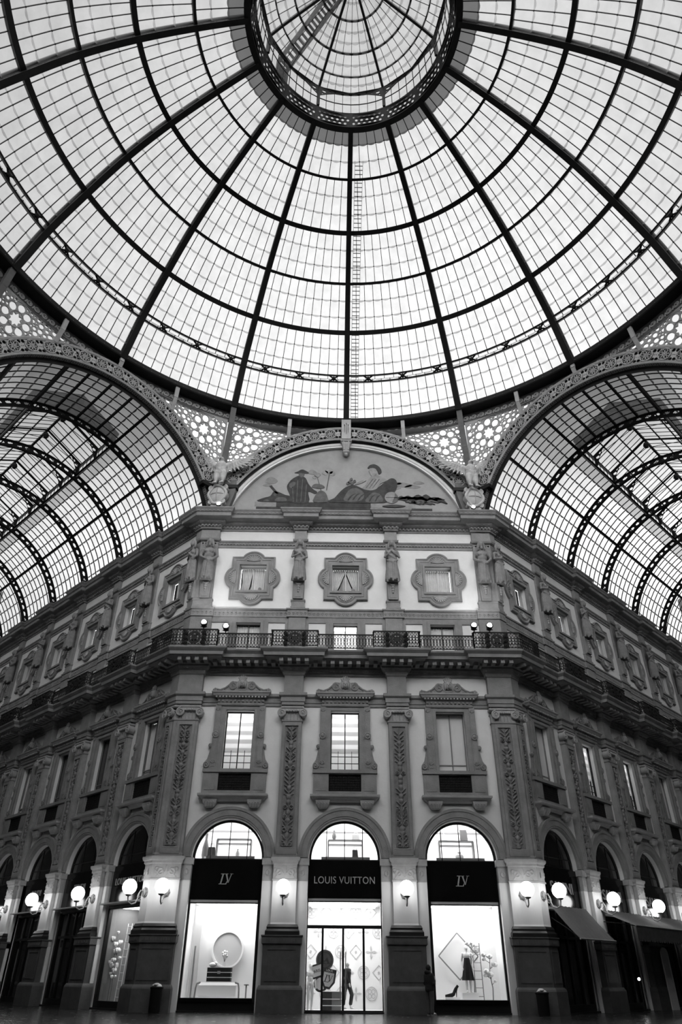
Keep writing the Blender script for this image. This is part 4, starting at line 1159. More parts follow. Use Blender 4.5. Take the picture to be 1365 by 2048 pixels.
m = MB(); m.ball((0, 0, .09), (.16, .1, .09), 12, 8); m.ball((.12, 0, .14), (.07, .06, .07), 8, 6); put('display_bag', 'small white bag on the left of the trunk lid', 'bag', m, WHITE, SHOP_L, (-.38, -1.1, 1.53), smooth=True)
m = MB(); m.box(-.03, .03, -.05, .05, 0, 1.9); put('display_post', 'slim dark grey post at the left of the left display window', 'post', m, MIDGREY, SHOP_L, (-1.22, -1.2, .40))
m = MB(); m.box(-.16, .16, -.03, .03, 0, 3.42); put('tall_screen', 'tall pale panel at the left side of the left display window', 'panel', m, OFFWHITE, SHOP_L, (-1.25, -1.6, .40))
t = thing('display_stand', 'short grey stand at the lower right of the left display window', 'stand', (SHOP_L[0] + 1.12, SHOP_L[1] + 1.0, .40))
MB().lathe([(.12, 0), (.12, .03), (.03, .05), (.03, .5)], n=12).build('pole', MIDGREY, t); MB().lathe([(.02, .5), (.1, .5), (.1, .54), (0, .54)], n=12).build('plate', MIDGREY, t)
def small_spot(lb, loc, x, z, q):
    t = thing('ceiling_spot', lb, 'spotlight', (loc[0] + x, loc[1] - q, z), group='small spots in the display windows')
    MB().lathe([(.05, .18), (.05, .06), (.09, 0), (.09, -.02)], n=12).build('housing', WHITE, t); m = MB(); m.ball((0, -.02, -.03), .075, 10, 8); m.build('bulb', LENS, t, smooth=True)
for j, (x, lb) in enumerate(((-.75, 'left small spot at the top of the right display window'), (.62, 'right small spot at the top of the right display window'))): small_spot(lb, SHOP_R, x, 3.66, -.6)
for j, (x, lb) in enumerate(((-.75, 'left small spot at the top of the left display window'), (.6, 'right small spot at the top of the left display window'))): small_spot(lb, SHOP_L, x, 3.66, -.9)

# --- mannequins
def mannequin_mesh(walk, h=1.7):
    m = MB(); k = h / 1.7
    V = lambda x, y, z: Vector((x * k, y * k, z * k))
    m.ball(V(0, 0, 1.58), (.075 * k, .09 * k, .115 * k), 12, 8); m.ball(V(0, -.095, 1.57), (.012 * k, .02 * k, .02 * k), 6, 6)
    limb(m, [V(0, 0, 1.5), V(0, 0, 1.4)], [.05 * k, .055 * k])
    m.ball(V(0, 0, 1.3), (.17 * k, .1 * k, .14 * k)); m.ball(V(0, 0, 1.14), (.13 * k, .09 * k, .16 * k)); m.ball(V(0, .01, .95), (.16 * k, .11 * k, .13 * k))
    for s in (-1, 1):
        sh, el, wr = V(s * .18, 0, 1.37), V(s * .23, .03 if not walk else s * .08, 1.1), V(s * .22, -.06 if not walk else -.1 + s * .12, .86)
        limb(m, [sh, el, wr], [.05 * k, .042 * k, .03 * k]); hand(m, wr, (0, -.2, -1), .034 * k, (0, 1, 0))
        st = s * .16 if walk else 0
        limb(m, [V(s * .085, 0, .92), V(s * .085, -st * .9 - .02, .5), V(s * .08, st * .2 - st + .02, .08)], [.085 * k, .06 * k, .04 * k])
        m.ball(V(s * .08, -st * .8 - .06, .035), (.045 * k, .11 * k, .035 * k), 8, 6)
    return organic(m, .016, 'mannequin', WHITE, 2)
man_a = mannequin_mesh(False); man_b = mannequin_mesh(True)
t = thing('mannequin', 'white mannequin in a long black skirt in the right display window', 'mannequin', (SHOP_R[0] + .05, SHOP_R[1] + 1.0, .72))
link('body', man_a, t)
m = MB(); m.grid(lambda u, v: ((.12 + .14 * (1 - v)) * (1 + .1 * sin(u * 2 * pi * 8) * (1 - v)) * cos(u * 2 * pi), (.1 + .12 * (1 - v)) * (1 + .1 * sin(u * 2 * pi * 8) * (1 - v)) * sin(u * 2 * pi), .42 + .8 * v), 96, 10)
m.build('skirt', DARKCLOTH, t, smooth=True, label='long pleated black skirt')
m = MB(); m.box(-.34, .34, -.28, .28, 0, .32); put('display_plinth', 'white plinth under the mannequin in the right display window', 'plinth', m, WHITE, SHOP_R, (.05, -1.0, .40))
m = MB()
for a, b in (((-.87, 0), (0, .87)), ((0, .87), (.87, 0)), ((.87, 0), (0, -.87)), ((0, -.87), (-.87, 0))): m.bar((a[0], 0, a[1]), (b[0], 0, b[1]), .05, .04, (0, 1, 0))
put('diamond_frame', 'thin grey diamond-shaped frame behind the mannequin', 'frame', m, MIDGREY, SHOP_R, (-.18, -1.75, 2.02))
def ladder(lb, loc, x, q, z0, z1, w, mat, n):
    t = thing('display_ladder', lb, 'ladder', (loc[0] + x, loc[1] - q, z0))
    for s in (-1, 1): m = MB(); m.tube([(s * w / 2, 0, 0), (s * w / 2, .12, z1 - z0)], .02, 6); m.build('rail', mat, t)
    for j in range(n): zz = (z1 - z0) * (j + .6) / n; m = MB(); m.tube([(-w / 2, .12 * zz / (z1 - z0), zz), (w / 2, .12 * zz / (z1 - z0), zz)], .014, 6); m.build('rung', mat, t)
    return t
ladder('pale ladder leaning beside the mannequin in the right display window', SHOP_R, .55, -1.3, .40, 2.5, .32, MIDGREY, 7)
def blossom(lb, loc, x, q, h, seed, mat=WHITE, stem=MIDGREY, rz=0.):
    rnd = random.Random(seed); t = thing('blossom_branch', lb, 'flowers', (loc[0] + x, loc[1] - q, .40), rz)
    m = MB(); pts = [(0, 0, 0), (.03, 0, h * .3), (-.04, .02, h * .6), (.02, 0, h)]; m.tube(pts, [.03, .025, .02, .012], 6); ends = [pts[-1], pts[2]]
    for j in range(8):
        z = h * rnd.uniform(.35, .95); a = rnd.uniform(0, 6.3); e = (.25 * cos(a), .14 * sin(a), z + .15); m.tube([(0, 0, z), e], [.014, .008], 5); ends.append(e)
    m.build('stem', stem, t)
    for j, e in enumerate(ends):
        m = MB(); r = rnd.uniform(.07, .13)
        for k in range(6): b = k * pi / 3; m.ball((e[0] + .5 * r * cos(b), e[1] + .3 * r * sin(b), e[2] + .3 * r * sin(b * 2)), r * .6, 8, 6)
        m.build('blossom', mat, t, smooth=True)
    return t
blossom('branch with white blossoms at the right of the right display window', SHOP_R, 1.05, -1.1, 1.6, 3)
blossom('tall thin branch with grey leaves beside the mannequin', SHOP_R, .36, -1.55, 2.1, 5, LINEN)
t = thing('display_shoe', 'large dark high-heeled shoe at the lower left of the right display window', 'shoe', (SHOP_R[0] - .7, SHOP_R[1] + .8, .56))
m = MB(); m.tube([(-.3, 0, .04), (-.12, 0, .03), (.05, 0, .1), (.15, 0, .28), (.26, 0, .40)], [.04, .09, .07, .06, .05], 10); m.build('upper', DARKCLOTH, t, smooth=True)
m = MB(); m.tube([(.22, 0, .38), (.18, 0, .2), (.17, 0, 0)], [.05, .025, .014], 8); m.build('heel', DARKCLOTH, t)
m = MB(); m.box(-.34, .26, -.2, .2, 0, .16); put('shoe_plinth', 'low white plinth under the high-heeled shoe', 'plinth', m, WHITE, SHOP_R, (-.7, -.8, .40))

# --- things inside the entrance
def board(lb, x, z, q, outline, rz, mat, extra):
    t = thing('travel_sign', lb, 'sign', (x, SHOP_C[1] - q, z)); t.rotation_euler = (0, rad(rz), 0)
    m = MB(); m.fill(outline, (), 0, .04); m.build('board', mat, t); extra(t); return t
def ex1(t): m = MB(); m.fill(circle(0, 0, .30, 32), [circle(0, 0, .27, 32)], .04, .05); m.fill([(-.2, -.14), (.22, -.14), (.1, .1), (-.02, -.02), (-.12, .06)], (), .04, .05); m.build('print', GREYCLOTH, t)
board('round dark travel sign behind the left door glass', -.82, 1.82, -1.1, circle(0, 0, .38, 36), 0, stone_mat('dull_grey_board', .10, .6, .3, 6, 0), ex1)
def ex2(t):
    m = MB(); m.fill(rect(-.26, .26, -.25, -.19), (), .04, .05); m.fill(rect(-.26, .26, .19, .25), (), .04, .05); m.build('border', GREYCLOTH, t)
    link('lettering', text_mesh('PARIS', .15, .005, GREYCLOTH), t, (0, -.05, -.05))
board('tilted white travel sign lettered PARIS behind the left door glass', -1.18, 1.42, -1.05, rect(-.26, .26, -.25, .25), -16, WHITE, ex2)
def ex3(t):
    m = MB(); m.fill([(-.3, .36), (.3, .36), (.3, -.1), (.12, -.36), (-.12, -.36), (-.3, -.1)], [[(-.22, .22), (-.22, -.08), (-.09, -.28), (.09, -.28), (.22, -.08), (.22, .22)]], .04, .05); m.build('border', GREYCLOTH, t)
    link('lettering', text_mesh('LOUIS', .11, .004, WHITE), t, (0, -.052, .25))
    monogram(lambda u, v, w: wallmap(u, v, w), .26, .04, .05).build('monogram', GREYCLOTH, t)
board('shield-shaped travel sign with a monogram behind the left door glass', -.66, 1.16, -1.0, [(-.3, .36), (.3, .36), (.3, -.1), (.12, -.36), (-.12, -.36), (-.3, -.1)], 10, WHITE, ex3)
def ex4(t): m = MB(); m.fill(circle(0, 0, .30, 32), [circle(0, 0, .22, 32)], .04, .05); m.build('border', GREYCLOTH, t)
board('round white travel sign with a grey rim, lowest of the signs', -.98, .98, -1.15, circle(0, 0, .30, 36), 0, WHITE, ex4)
t = thing('display_cabinet', 'low dark cabinet with white shelf edges inside the entrance', 'cabinet', (-.5, SHOP_C[1] + 1.3, .02))
m = MB(); m.box(-.4, .0, -.25, .25, 0, .68); m.build('body', GREYCLOTH, t)
m = MB(); m.box(.0, .4, -.25, .25, 0, .68); m.build('side_box', MIDGREY, t)
for z in (.2, .42, .68):
    m = MB(); m.box(-.43, .43, -.28, .28, z, z + .03); m.build('shelf', WHITE, t)
t = thing('mannequin', 'striding mannequin in a dark jacket behind the middle door', 'mannequin', (.16, SHOP_C[1] + 1.4, .1), rad(60)); link('body', man_b, t)
m = MB(); m.lathe([(.13, .84), (.19, .9), (.17, 1.1), (.2, 1.28), (.14, 1.4), (.07, 1.44)], n=20, M=Matrix.Diagonal((1, .75, 1, 1)))
for s in (-1, 1): limb(m, [(s * .19, 0, 1.36), (s * .24, s * .08, 1.1), (s * .235, -.06 + s * .11, .92)], [.07, .06, .05])
m.build('jacket', DARKCLOTH, t, smooth=True, label='dark jacket')
m = MB()
for s in (-1, 1): st = s * .16; limb(m, [(s * .085, 0, .9), (s * .085, -st * .9 - .02, .5), (s * .08, -st * .8 + .02, .2)], [.1, .085, .075])
m.build('trousers', GREYCLOTH, t, smooth=True)
t = thing('mannequin', 'white undressed mannequin at the left edge inside the entrance', 'mannequin', (-1.42, SHOP_C[1] + 1.0, .02), rad(20)); link('body', man_a, t); 

# --- the white showroom above: shelves and goods behind the arched windows
def shelf_unit(lb, loc, xs, zs, q, mat=MIDGREY):
    t = thing('glass_shelf', lb, 'shelf', (loc[0], loc[1] - q, 5.45))
    for z in zs: m = MB(); m.box(xs[0], xs[1], -.2, .2, z - 5.45, z - 5.41); m.build('shelf_board', mat, t)
    for x in xs: m = MB(); m.box(x - .03, x + .03, -.18, .18, 0, max(zs) - 5.45); m.build('post', mat, t)
    return t
def vase_mb(h, r): return MB().lathe([(r * .5, 0), (r, h * .3), (r * .9, h * .55), (r * .35, h * .8), (r * .45, h)], n=14)
def bag_mb(w, h):
    m = MB(); m.wrap([(-w / 2, .07), (-w / 2, -.07), (w / 2, -.07), (w / 2, .07), (-w / 2, .07)], [(0, 0), (.01, h * .1), (-.02, h * .95), (-.04, h)])
    m.tube([(-w * .25, 0, h), (-w * .2, 0, h * 1.35), (w * .2, 0, h * 1.35), (w * .25, 0, h)], .012, 6); return m
for i, lc, nm in ((0, SHOP_L, 'left'), (1, SHOP_C, 'middle'), (2, SHOP_R, 'right')):
    shelf_unit('shelf with goods behind the %s arched window' % nm, lc, (-.75, .85), (6.35, 6.55), -1.5)
    m = MB(); m.box(-1.05, 1.15, -.02, .02, 0, .16); put('display_ledge', 'low grey ledge along the foot of the %s arched window' % nm, 'ledge', m, MIDGREY, lc, (0, -.5, 5.58))
    m = MB(); m.box(-1.75, 1.75, -.06, .06, 0, .08); put('ceiling_rail', 'dark rail across the room behind the %s arched window' % nm, 'rail', m, MIDGREY, lc, (0, -3.2, 7.15))
goods = [(0, -.9, 'bag', .34, .42, 'grey handbag at the foot of the left arched window', GREYCLOTH), (0, .3, 'vase', .35, .1, 'pale vase in the left arched window', OFFWHITE), (0, -1.2, 'vase', 1.3, .16, 'tall grey column vase at the far left of the left arched window', MIDGREY),
         (1, -.48, 'vase', .42, .11, 'grey vase on the left of the shelf behind the middle arched window', MIDGREY), (1, .55, 'bag', .36, .25, 'pale grey bag on the right of the shelf behind the middle arched window', LINEN), (1, .5, 'bag', .26, .36, 'dark bag low in the middle arched window', GREYCLOTH),
         (2, .45, 'bag', .34, .5, 'grey hanging bag high in the right arched window', MIDGREY), (2, -.6, 'bag', .5, .28, 'white bag on the shelf behind the right arched window', WHITE), (2, .1, 'vase', .3, .2, 'wide pale vase low in the right arched window', OFFWHITE)]
for j, (i, x, k, a, b, lb, mt) in enumerate(goods):
    z = 6.59 if j in (3, 4, 6, 7) else 5.45
    if j in (0, 1, 5, 8): 
        m = MB(); m.box(-.3, .3, -.2, .2, 0, .3); put('display_block', 'white block under the %s' % lb, 'plinth', m, WHITE, (SHOP_L, SHOP_C, SHOP_R)[i], (x, -1.0, 5.45)); z = 5.75
    q = -1.0 if z == 5.75 else (-1.5 if z > 6 else -1.0)
    put('handbag' if k == 'bag' else 'vase', lb, k, bag_mb(a, b) if k == 'bag' else vase_mb(a, b), mt, (SHOP_L, SHOP_C, SHOP_R)[i], (x, q, z), smooth=(k == 'vase'))

# ------------------------------------------------------------------ shops of the two arms
ARM_SIGN = {-1: ['LOUIS VUITTON', 'FENDI', 'FENDI'], 1: ['SAVINI', 'SAVINI', 'SAVINI']}
for sg in (-1, 1):
    for k in range(NB - 1):
        loc, rz = frame(sg, win_s(sg, k))
        lit = sg < 0 and k == 0
        t = shop_base('%s shop front of the %s arm, %s' % ('lit' if lit else 'dark', SIDE[sg], ORD[k]), .30, 3.75, 1.46, 'shop fronts of the arms')
        m = MB(); m.fill(rect(-1.46, 1.46, .3, 3.75), (), -.25, -.24); m.build('glass', PANE if lit else DARKPANE, t)
        if not lit:
            m = MB()
            for x in (-.75, 0, .75): m.wbox(x - .05, x + .05, -.3, -.18, .1, 3.75)
            m.wbox(-1.46, 1.46, -.3, -.18, 2.7, 2.8); m.build('mullion', FRAME, t)
        if k < 3:
            b_ = ARM_SIGN[sg][k]
            me = text_mesh(b_, .40 if sg < 0 else .66, .02, LETTER if sg > 0 else MIDGREY, 1.04); o = link('lettering', me, t, (0, .08, 4.72 if sg < 0 else 4.5))
            if len(b_) > 8: o.scale = (.85, 1, 1)
        if sg < 0:
            m = MB(); m.wbox(-1.55, 1.55, -.1, .42, 3.90, 3.96); m.build('canopy', STONE_L, t, label='thin pale ledge under the sign')
        t.location = loc; t.rotation_euler = (0, 0, rz)
lc, rz = frame(-1, win_s(-1, 0))
o = room('wall_display_4', lc, -1.52, 1.52, .25, 3.85, 1.5, MIDGREY, SHOPLIGHT, q=-.3); o.rotation_euler = (0, 0, rz); tag(o, 'lit display box of the left arm')
def armloc(seg, s, q, z=0): return frame(seg, s, q, z)
s0 = win_s(-1, 0)
for j, (ds, h, sd) in enumerate(((.95, 1.9, 11), (1.3, 2.6, 13))):
    b = blossom('%s branch of white blossoms in the lit window of the left arm' % ('shorter', 'taller')[j], (0, 0, 0), 0, 0, h, sd); l_, r_ = armloc(-1, s0 + ds, -.55 - .1 * j, .25); b.location = l_; b.rotation_euler = (0, 0, r_)
ld_ = ladder('white ladder standing among blossoms in the lit window of the left arm', (0, 0, 0), 0, 0, .25, 3.2, .34, WHITE, 10); l_, r_ = armloc(-1, s0 + .8, -.8, .25); ld_.location = l_; ld_.rotation_euler = (0, 0, r_)
# awnings of the right arm
def awning(lb, s0, s1, z0, q1, z1, valance, dark=False):
    L = s1 - s0; t = thing('shop_awning', lb, 'awning'); t.location, rz = frame(1, (s0 + s1) / 2); t.rotation_euler = (0, 0, rz)
    m = MB(); n = int(L / .3)
    m.grid(lambda u, v: (-L / 2 + L * u, -(.26 + (q1 - .26) * v), z0 + (z1 - z0) * v - .05 * sin(pi * v) + .012 * sin(u * n * 2 * pi)), n * 4, 6)
    m.build('canvas', AWNING, t, smooth=True)
    m = MB(); m.tube([(-L / 2, -q1, z1), (L / 2, -q1, z1)], .035, 8); m.build('front_bar', IRON_L, t)
    for s in (-1, 1):
        m = MB(); m.tube([(s * (L / 2 - .08), -.2, z0 - .5), (s * (L / 2 - .08), -q1 * .6, (z0 + z1) / 2 - .25), (s * (L / 2 - .08), -q1, z1 - .02)], .022, 6); m.build('arm', IRON, t)
    if valance:
        m = MB(); k = int(L / .26); pts = [(-L / 2, valance)]
        for i in range(k):
            for j in range(6): a = pi * j / 5; pts.append((-L / 2 + (i + .5 - .5 * cos(a)) * L / k, -.12 * sin(a)))
        pts += [(L / 2, valance)]
        m.fill([(x, z1 - valance + z) for x, z in pts], (), q1 - .01, q1 + .01); m.build('valance', GREYCLOTH, t, label='dark scalloped valance')
    return t
awning('steep grey canvas awning over the first shop of the right arm', .75, 3.95, 3.92, 1.45, 2.62, 0)
awning('long grey awning with a scalloped valance over the restaurant of the right arm', 5.3, 14.9, 4.0, 1.9, 3.28, .5)
# a panelled light door leaf and a lamp below the long awning
t = thing('panelled_screen', 'tall pale arched panel below the long awning', 'screen'); t.location, rz = frame(1, 10.9, .55); t.rotation_euler = (0, 0, rz)
m = MB(); m.fill([(-.42, .5), (.42, .5), (.42, 2.3)] + [(.42 * cos(a * pi / 10), 2.3 + .3 * sin(a * pi / 10)) for a in range(1, 10)] + [(-.42, 2.3)], [rect(-.3, .3, .7, .95), rect(-.3, .3, 1.1, 2.2)], 0, .06); m.build('frame', OFFWHITE, t)
m = MB(); m.fill(rect(-.38, .38, .55, 2.3), (), 0, .03); m.fill(rect(-.42, .42, 0, .5), (), 0, .06); m.build('board', OFFWHITE, t)
t = thing('table_lamp', 'small bright lamp on the terrace below the long awning', 'lamp'); t.location = frame(1, 6.3, 1.1)[0]
MB().lathe([(.2, 0), (.2, .02), (.03, .05), (.03, 1.15), (.06, 1.18)], n=12).build('stand', IRON, t); m = MB(); m.ball((0, 0, 1.24), .06, 12, 8); m.build('bulb', LENS, t, smooth=True)

# ------------------------------------------------------------------ bins and the person
def bin_(lb, x, y, h):
    t = thing('waste_bin', lb, 'bin', (x, y, 0))
    MB().lathe([(.2, 0), (.22, .04), (.24, h - .1), (.25, h - .06)], n=20).build('body', IRON, t, smooth=True)
    MB().lathe([(.25, h - .08), (.265, h - .06), (.265, h - .02), (.2, h), (.16, h - .02)], n=20).build('rim', IRON, t, smooth=True)
    m = MB(); rnd = random.Random(3)
    for j in range(7): a = j * .9; m.ball((.1 * cos(a), .1 * sin(a), h + .0 + .03 * (j % 3)), (.1, .09, .06), 8, 6)
    m.build('bag', LINEN, t, smooth=True, label='crumpled pale bag liner')
bin_('dark waste bin with pale bag in front of the left corner pier', -7.45, 17.95, .86)
bin_('dark waste bin in front of the right corner pier', 7.85, 17.95, .78)

def person():
    t = thing('person', 'person standing in dark hooded jacket and grey trousers, looking into the right display window', 'person', (3.36, 17.62, 0), rad(125))
    V = Vector
    m = MB()      # local: facing -y
    m.ball((0, -.02, 1.52), (.078, .098, .118), 14, 10); m.ball((0, -.12, 1.50), (.015, .025, .025), 6, 6); m.ball((0, -.095, 1.455), (.03, .02, .012), 8, 6)
    for s in (-1, 1): m.ball((s * .08, 0, 1.52), (.015, .03, .035), 6, 6); m.ball((s * .032, -.1, 1.535), (.018, .012, .012), 6, 5)
    limb(m, [V((0, .02, 1.44)), V((0, .03, 1.34))], [.055, .065])
    m.ball((0, .02, 1.22), (.19, .12, .15)); m.ball((0, .02, 1.05), (.16, .115, .18)); m.ball((0, .02, .88), (.165, .12, .13))
    for s in (-1, 1):
        el = V((s * .25, 0, 1.04)); wr = V((s * .07, -.2, 1.13))
        limb(m, [V((s * .18, .02, 1.3)), el, wr], [.062, .05, .034]); hand(m, wr, (-s * .5, -.5, .5), .036)
        limb(m, [V((s * .09, .02, .86)), V((s * .095, .0, .46)), V((s * .1, .04, .09))], [.09, .066, .045])
        m.ball((s * .105, -.04, .04), (.048, .125, .04), 10, 6)
    link('body', organic(m, .014, 'body', SKIN, 2), t)
    m = MB(); m.ball((0, .035, 1.55), (.102, .105, .115), 14, 10)
    link('hair', organic(m, .016, 'hair', DARKCLOTH), t)
    m = MB(); m.lathe([(.19, .78), (.205, .84), (.195, 1.0), (.215, 1.18), (.2, 1.3), (.12, 1.39), (.1, 1.43)], (0, .02, 0), 24, M=Matrix.Diagonal((1, .74, 1, 1)))
    for s in (-1, 1): limb(m, [V((s * .18, .02, 1.29)), V((s * .255, .0, 1.03)), V((s * .1, -.17, 1.115))], [.085, .075, .058])
    limb(m, [V((-.09, .1, 1.4)), V((0, .13, 1.41)), V((.09, .1, 1.4))], [.06, .075, .06])
    link('jacket', organic(m, .016, 'jacket', DARKCLOTH, 3), t, label='dark padded jacket with the hood down')
    m = MB(); m.ball((0, .02, .82), (.175, .13, .1))
    for s in (-1, 1): limb(m, [V((s * .09, .02, .84)), V((s * .095, .0, .46)), V((s * .1, .035, .1))], [.105, .085, .075])
    link('trousers', organic(m, .016, 'trousers', GREYCLOTH, 3), t, label='grey trousers')
    for s in (-1, 1): m = MB(); m.ball((s * .105, -.045, .045), (.058, .14, .05), 12, 8); m.box(s * .105 - .05, s * .105 + .05, -.17, .08, 0, .025); m.build('shoe', MIDGREY, t, smooth=True)
    m = MB(); m.box(-.035, .035, -.29, -.28, 1.14, 1.27); m.build('phone', LETTER, t)
person()

# ------------------------------------------------------------------ glass dome
RING = [(18.75, 31.27), (17.27, 33.80), (15.38, 36.07), (13.23, 38.25), (10.74, 39.98), (8.015, 41.33), (5.48, 42.29)]
PANES = [12, 11, 10, 9, 7, 5]
def prof_at(t):
    """smooth meridian through the measured rings; t = 0..6"""
    i = max(0, min(5, int(t))); f = t - i
    g = lambda k: RING[k] if 0 <= k < 7 else (2 * RING[0][0] - RING[1][0] + .45, 2 * RING[0][1] - RING[1][1]) if k < 0 else (2 * RING[6][0] - RING[5][0], 2 * RING[6][1] - RING[5][1] - .3)
    p0, p1, p2, p3 = g(i - 1), g(i), g(i + 1), g(i + 2)
    return tuple(.5 * (2 * p1[j] + (p2[j] - p0[j]) * f + (2 * p0[j] - 5 * p1[j] + 4 * p2[j] - p3[j]) * f * f + (3 * p1[j] - p0[j] - 3 * p2[j] + p3[j]) * f ** 3) for j in (0, 1))
def dome_pt(t, az, d=0.):
    """d = distance inwards from the glass surface"""
    r, z = prof_at(t)
    e = 1e-3; r2, z2 = prof_at(min(6, t + e)); r1, z1 = prof_at(max(0, t - e))
    tr, tz = r2 - r1, z2 - z1; L = hypot(tr, tz); nr, nz = -tz / L, tr / L     # inward normal
    r += nr * d; z += nz * d
    return Vector((r * sin(az), r * cos(az), z))
D_OUT = -.30
dome = thing('glass_dome', 'great glazed iron dome over the crossing', 'dome', (0, 0, 0))
# ribs
m = MB(); N = 48
def rib_strip(mb, d0, d1, w):
    vs = []
    for i in range(N + 1):
        t = 6 * i / N; p0, p1 = dome_pt(t, 0, d0), dome_pt(t, 0, d1)
        ww = w * (1 - .25 * t / 6)
        for p in (p0, p1): vs += [(p.x - ww / 2, p.y, p.z), (p.x + ww / 2, p.y, p.z)]
    fs = []
    for i in range(N):
        a = 4 * i; b = a + 4
        fs += [(a, a + 1, b + 1, b), (a + 2, b + 2, b + 3, a + 3), (a, b, b + 2, a + 2), (a + 1, a + 3, b + 3, b + 1)]
    fs += [(0, 2, 3, 1), (4 * N, 4 * N + 1, 4 * N + 3, 4 * N + 2)]
    mb.add(vs, fs)
rib_strip(m, .16, .22, .37); rib_strip(m, -.10, .18, .07); rib_strip(m, -.36, -.18, .07); rib_strip(m, -.42, -.34, .30)
for i in range(110):
    t = 6 * (i + .5) / 110
    if i % 5 == 0: m.bar(dome_pt(t, 0, -.08), dome_pt(t, 0, -.2), .22, .06, (1, 0, 0))
    else: m.bar(dome_pt(t - .012, 0, -.09), dome_pt(t + .012, 0, -.2), .05, .06, (1, 0, 0))
rib_me = m.mesh('rib', IRON)
for k in range(16): link('rib', rib_me, dome, rot=(0, 0, -k * pi / 8))
def hoop(mb, t, d0, d1, w, n=160):
    r, z = prof_at(t); r2, z2 = prof_at(min(6, t + .01)); r1, z1 = prof_at(max(0, t - .01)); L = hypot(r2 - r1, z2 - z1)
    tr, tz = (r2 - r1) / L * w / 2, (z2 - z1) / L * w / 2; nr, nz = -(z2 - z1) / L, (r2 - r1) / L
    c = [(r + nr * d + s * tr, z + nz * d + s * tz) for d, s in ((d0, -1), (d0, 1), (d1, 1), (d1, -1), (d0, -1))]
    mb.lathe_ring = None
    vs = []; fs = []
    for i in range(n):
        a = 2 * pi * i / n
        for rr, zz in c[:4]: vs.append((rr * sin(a), rr * cos(a), zz))
    for i in range(n):
        for j in range(4): fs.append((i * 4 + j, i * 4 + (j + 1) % 4, ((i + 1) % n) * 4 + (j + 1) % 4, ((i + 1) % n) * 4 + j))
    mb.add(vs, fs)
for i, w in ((2, .30), (3, .17), (4, .28), (5, .15)):
    m = MB(); hoop(m, i, -.34, .02, w * .5); hoop(m, i, .0, .05, w); m.build('hoop', IRON, dome)
# the double lattice hoop
m = MB()
for o in (-.07, .07): hoop(m, 1 + o, -.2, .02, .10)
for k in range(16):
    for j in range(12):
        a0 = (k + j / 12) * pi / 8; a1 = (k + (j + 1) / 12) * pi / 8
        if j % 4 == 2: m.bar(dome_pt(.94, a0, -.06), dome_pt(1.06, a1, -.06), .10, .03); m.bar(dome_pt(1.06, a0, -.06), dome_pt(.94, a1, -.06), .10, .03); m.ball(dome_pt(1, (a0 + a1) / 2, -.06), .14, 8, 5)
m.build('lattice_hoop', IRON, dome, label='double hoop with lattice knots')
# glass: overlapping rows of panes with curved lower edges
def pane_tier(i, mb, dirty=None):
    n = PANES[i]; rows = 3
    for r in range(rows):
        t0 = i + r / rows; t1 = i + (r + 1) / rows
        ov = .085 / hypot(RING[i + 1][0] - RING[i][0], RING[i + 1][1] - RING[i][1])
        tgt = dirty if (dirty is not None and i == 5 and r == rows - 1) else mb
        for k in range(16 * n):
            a0 = 2 * pi * k / (16 * n); a1 = 2 * pi * (k + 1) / (16 * n)
            vs = [dome_pt(t1, a1, D_OUT - .02), dome_pt(t1, a0, D_OUT - .02)]
            for j in range(6):
                f = j / 5; vs.append(dome_pt(max(0, t0 - ov * (.35 + .65 * sin(pi * f))), a0 + (a1 - a0) * f, D_OUT + .02))
            tgt.add(vs, [tuple(range(8))])
            if r or i:
                lo = [dome_pt(max(0, t0 - ov * (.30 + .85 * sin(pi * j / 5))), a0 + (a1 - a0) * j / 5, D_OUT + .03) for j in range(6)]
                hi = [dome_pt(t0 + ov * .25, a0 + (a1 - a0) * j / 5, D_OUT + .03) for j in (5, 0)]
                lap.add(lo + hi, [tuple(range(8))])
dirty = MB(); lap = MB()
for i in range(6):
    m = MB(); pane_tier(i, m, dirty); m.build('glass_tier', GLASS, dome)
lap.build('pane_overlaps', GLASS_O, dome, label='grey scalloped laps between panes')
dirty.build('soot_and_shade_glass', GLASS_S, dome, label='darker sooty top row of panes')
# glazing bars
def mer_bar(mb, az, t0, t1, d, w, h, n=5):
    u = Vector((cos(az), -sin(az), 0)); vs = []
    for j in range(n + 1):
        t = t0 + (t1 - t0) * j / n; p = dome_pt(t, az, d); q = dome_pt(t, az, d + h)
        vs += [p - u * w / 2, p + u * w / 2, q + u * w / 2, q - u * w / 2]
    mb.add(vs, [(4 * j + c, 4 * j + (c + 1) % 4, 4 * j + 4 + (c + 1) % 4, 4 * j + 4 + c) for j in range(n) for c in range(4)])
for i in range(6):
    m = MB(); n = PANES[i]
    for k in range(16):
        for j in range(1, n): mer_bar(m, (k + j / n) * pi / 8, i, i + 1, D_OUT + .0, .034, .06)
    for r in (1, 2):
        t = i + r / 3
        rr, zz = prof_at(t)
        for k in range(16 * n):
            if k % n: m.ball(dome_pt(t, k * pi / 8 / n, D_OUT + .05), .045, 5, 4)
    m.build('glazing_bars', IRON, dome)
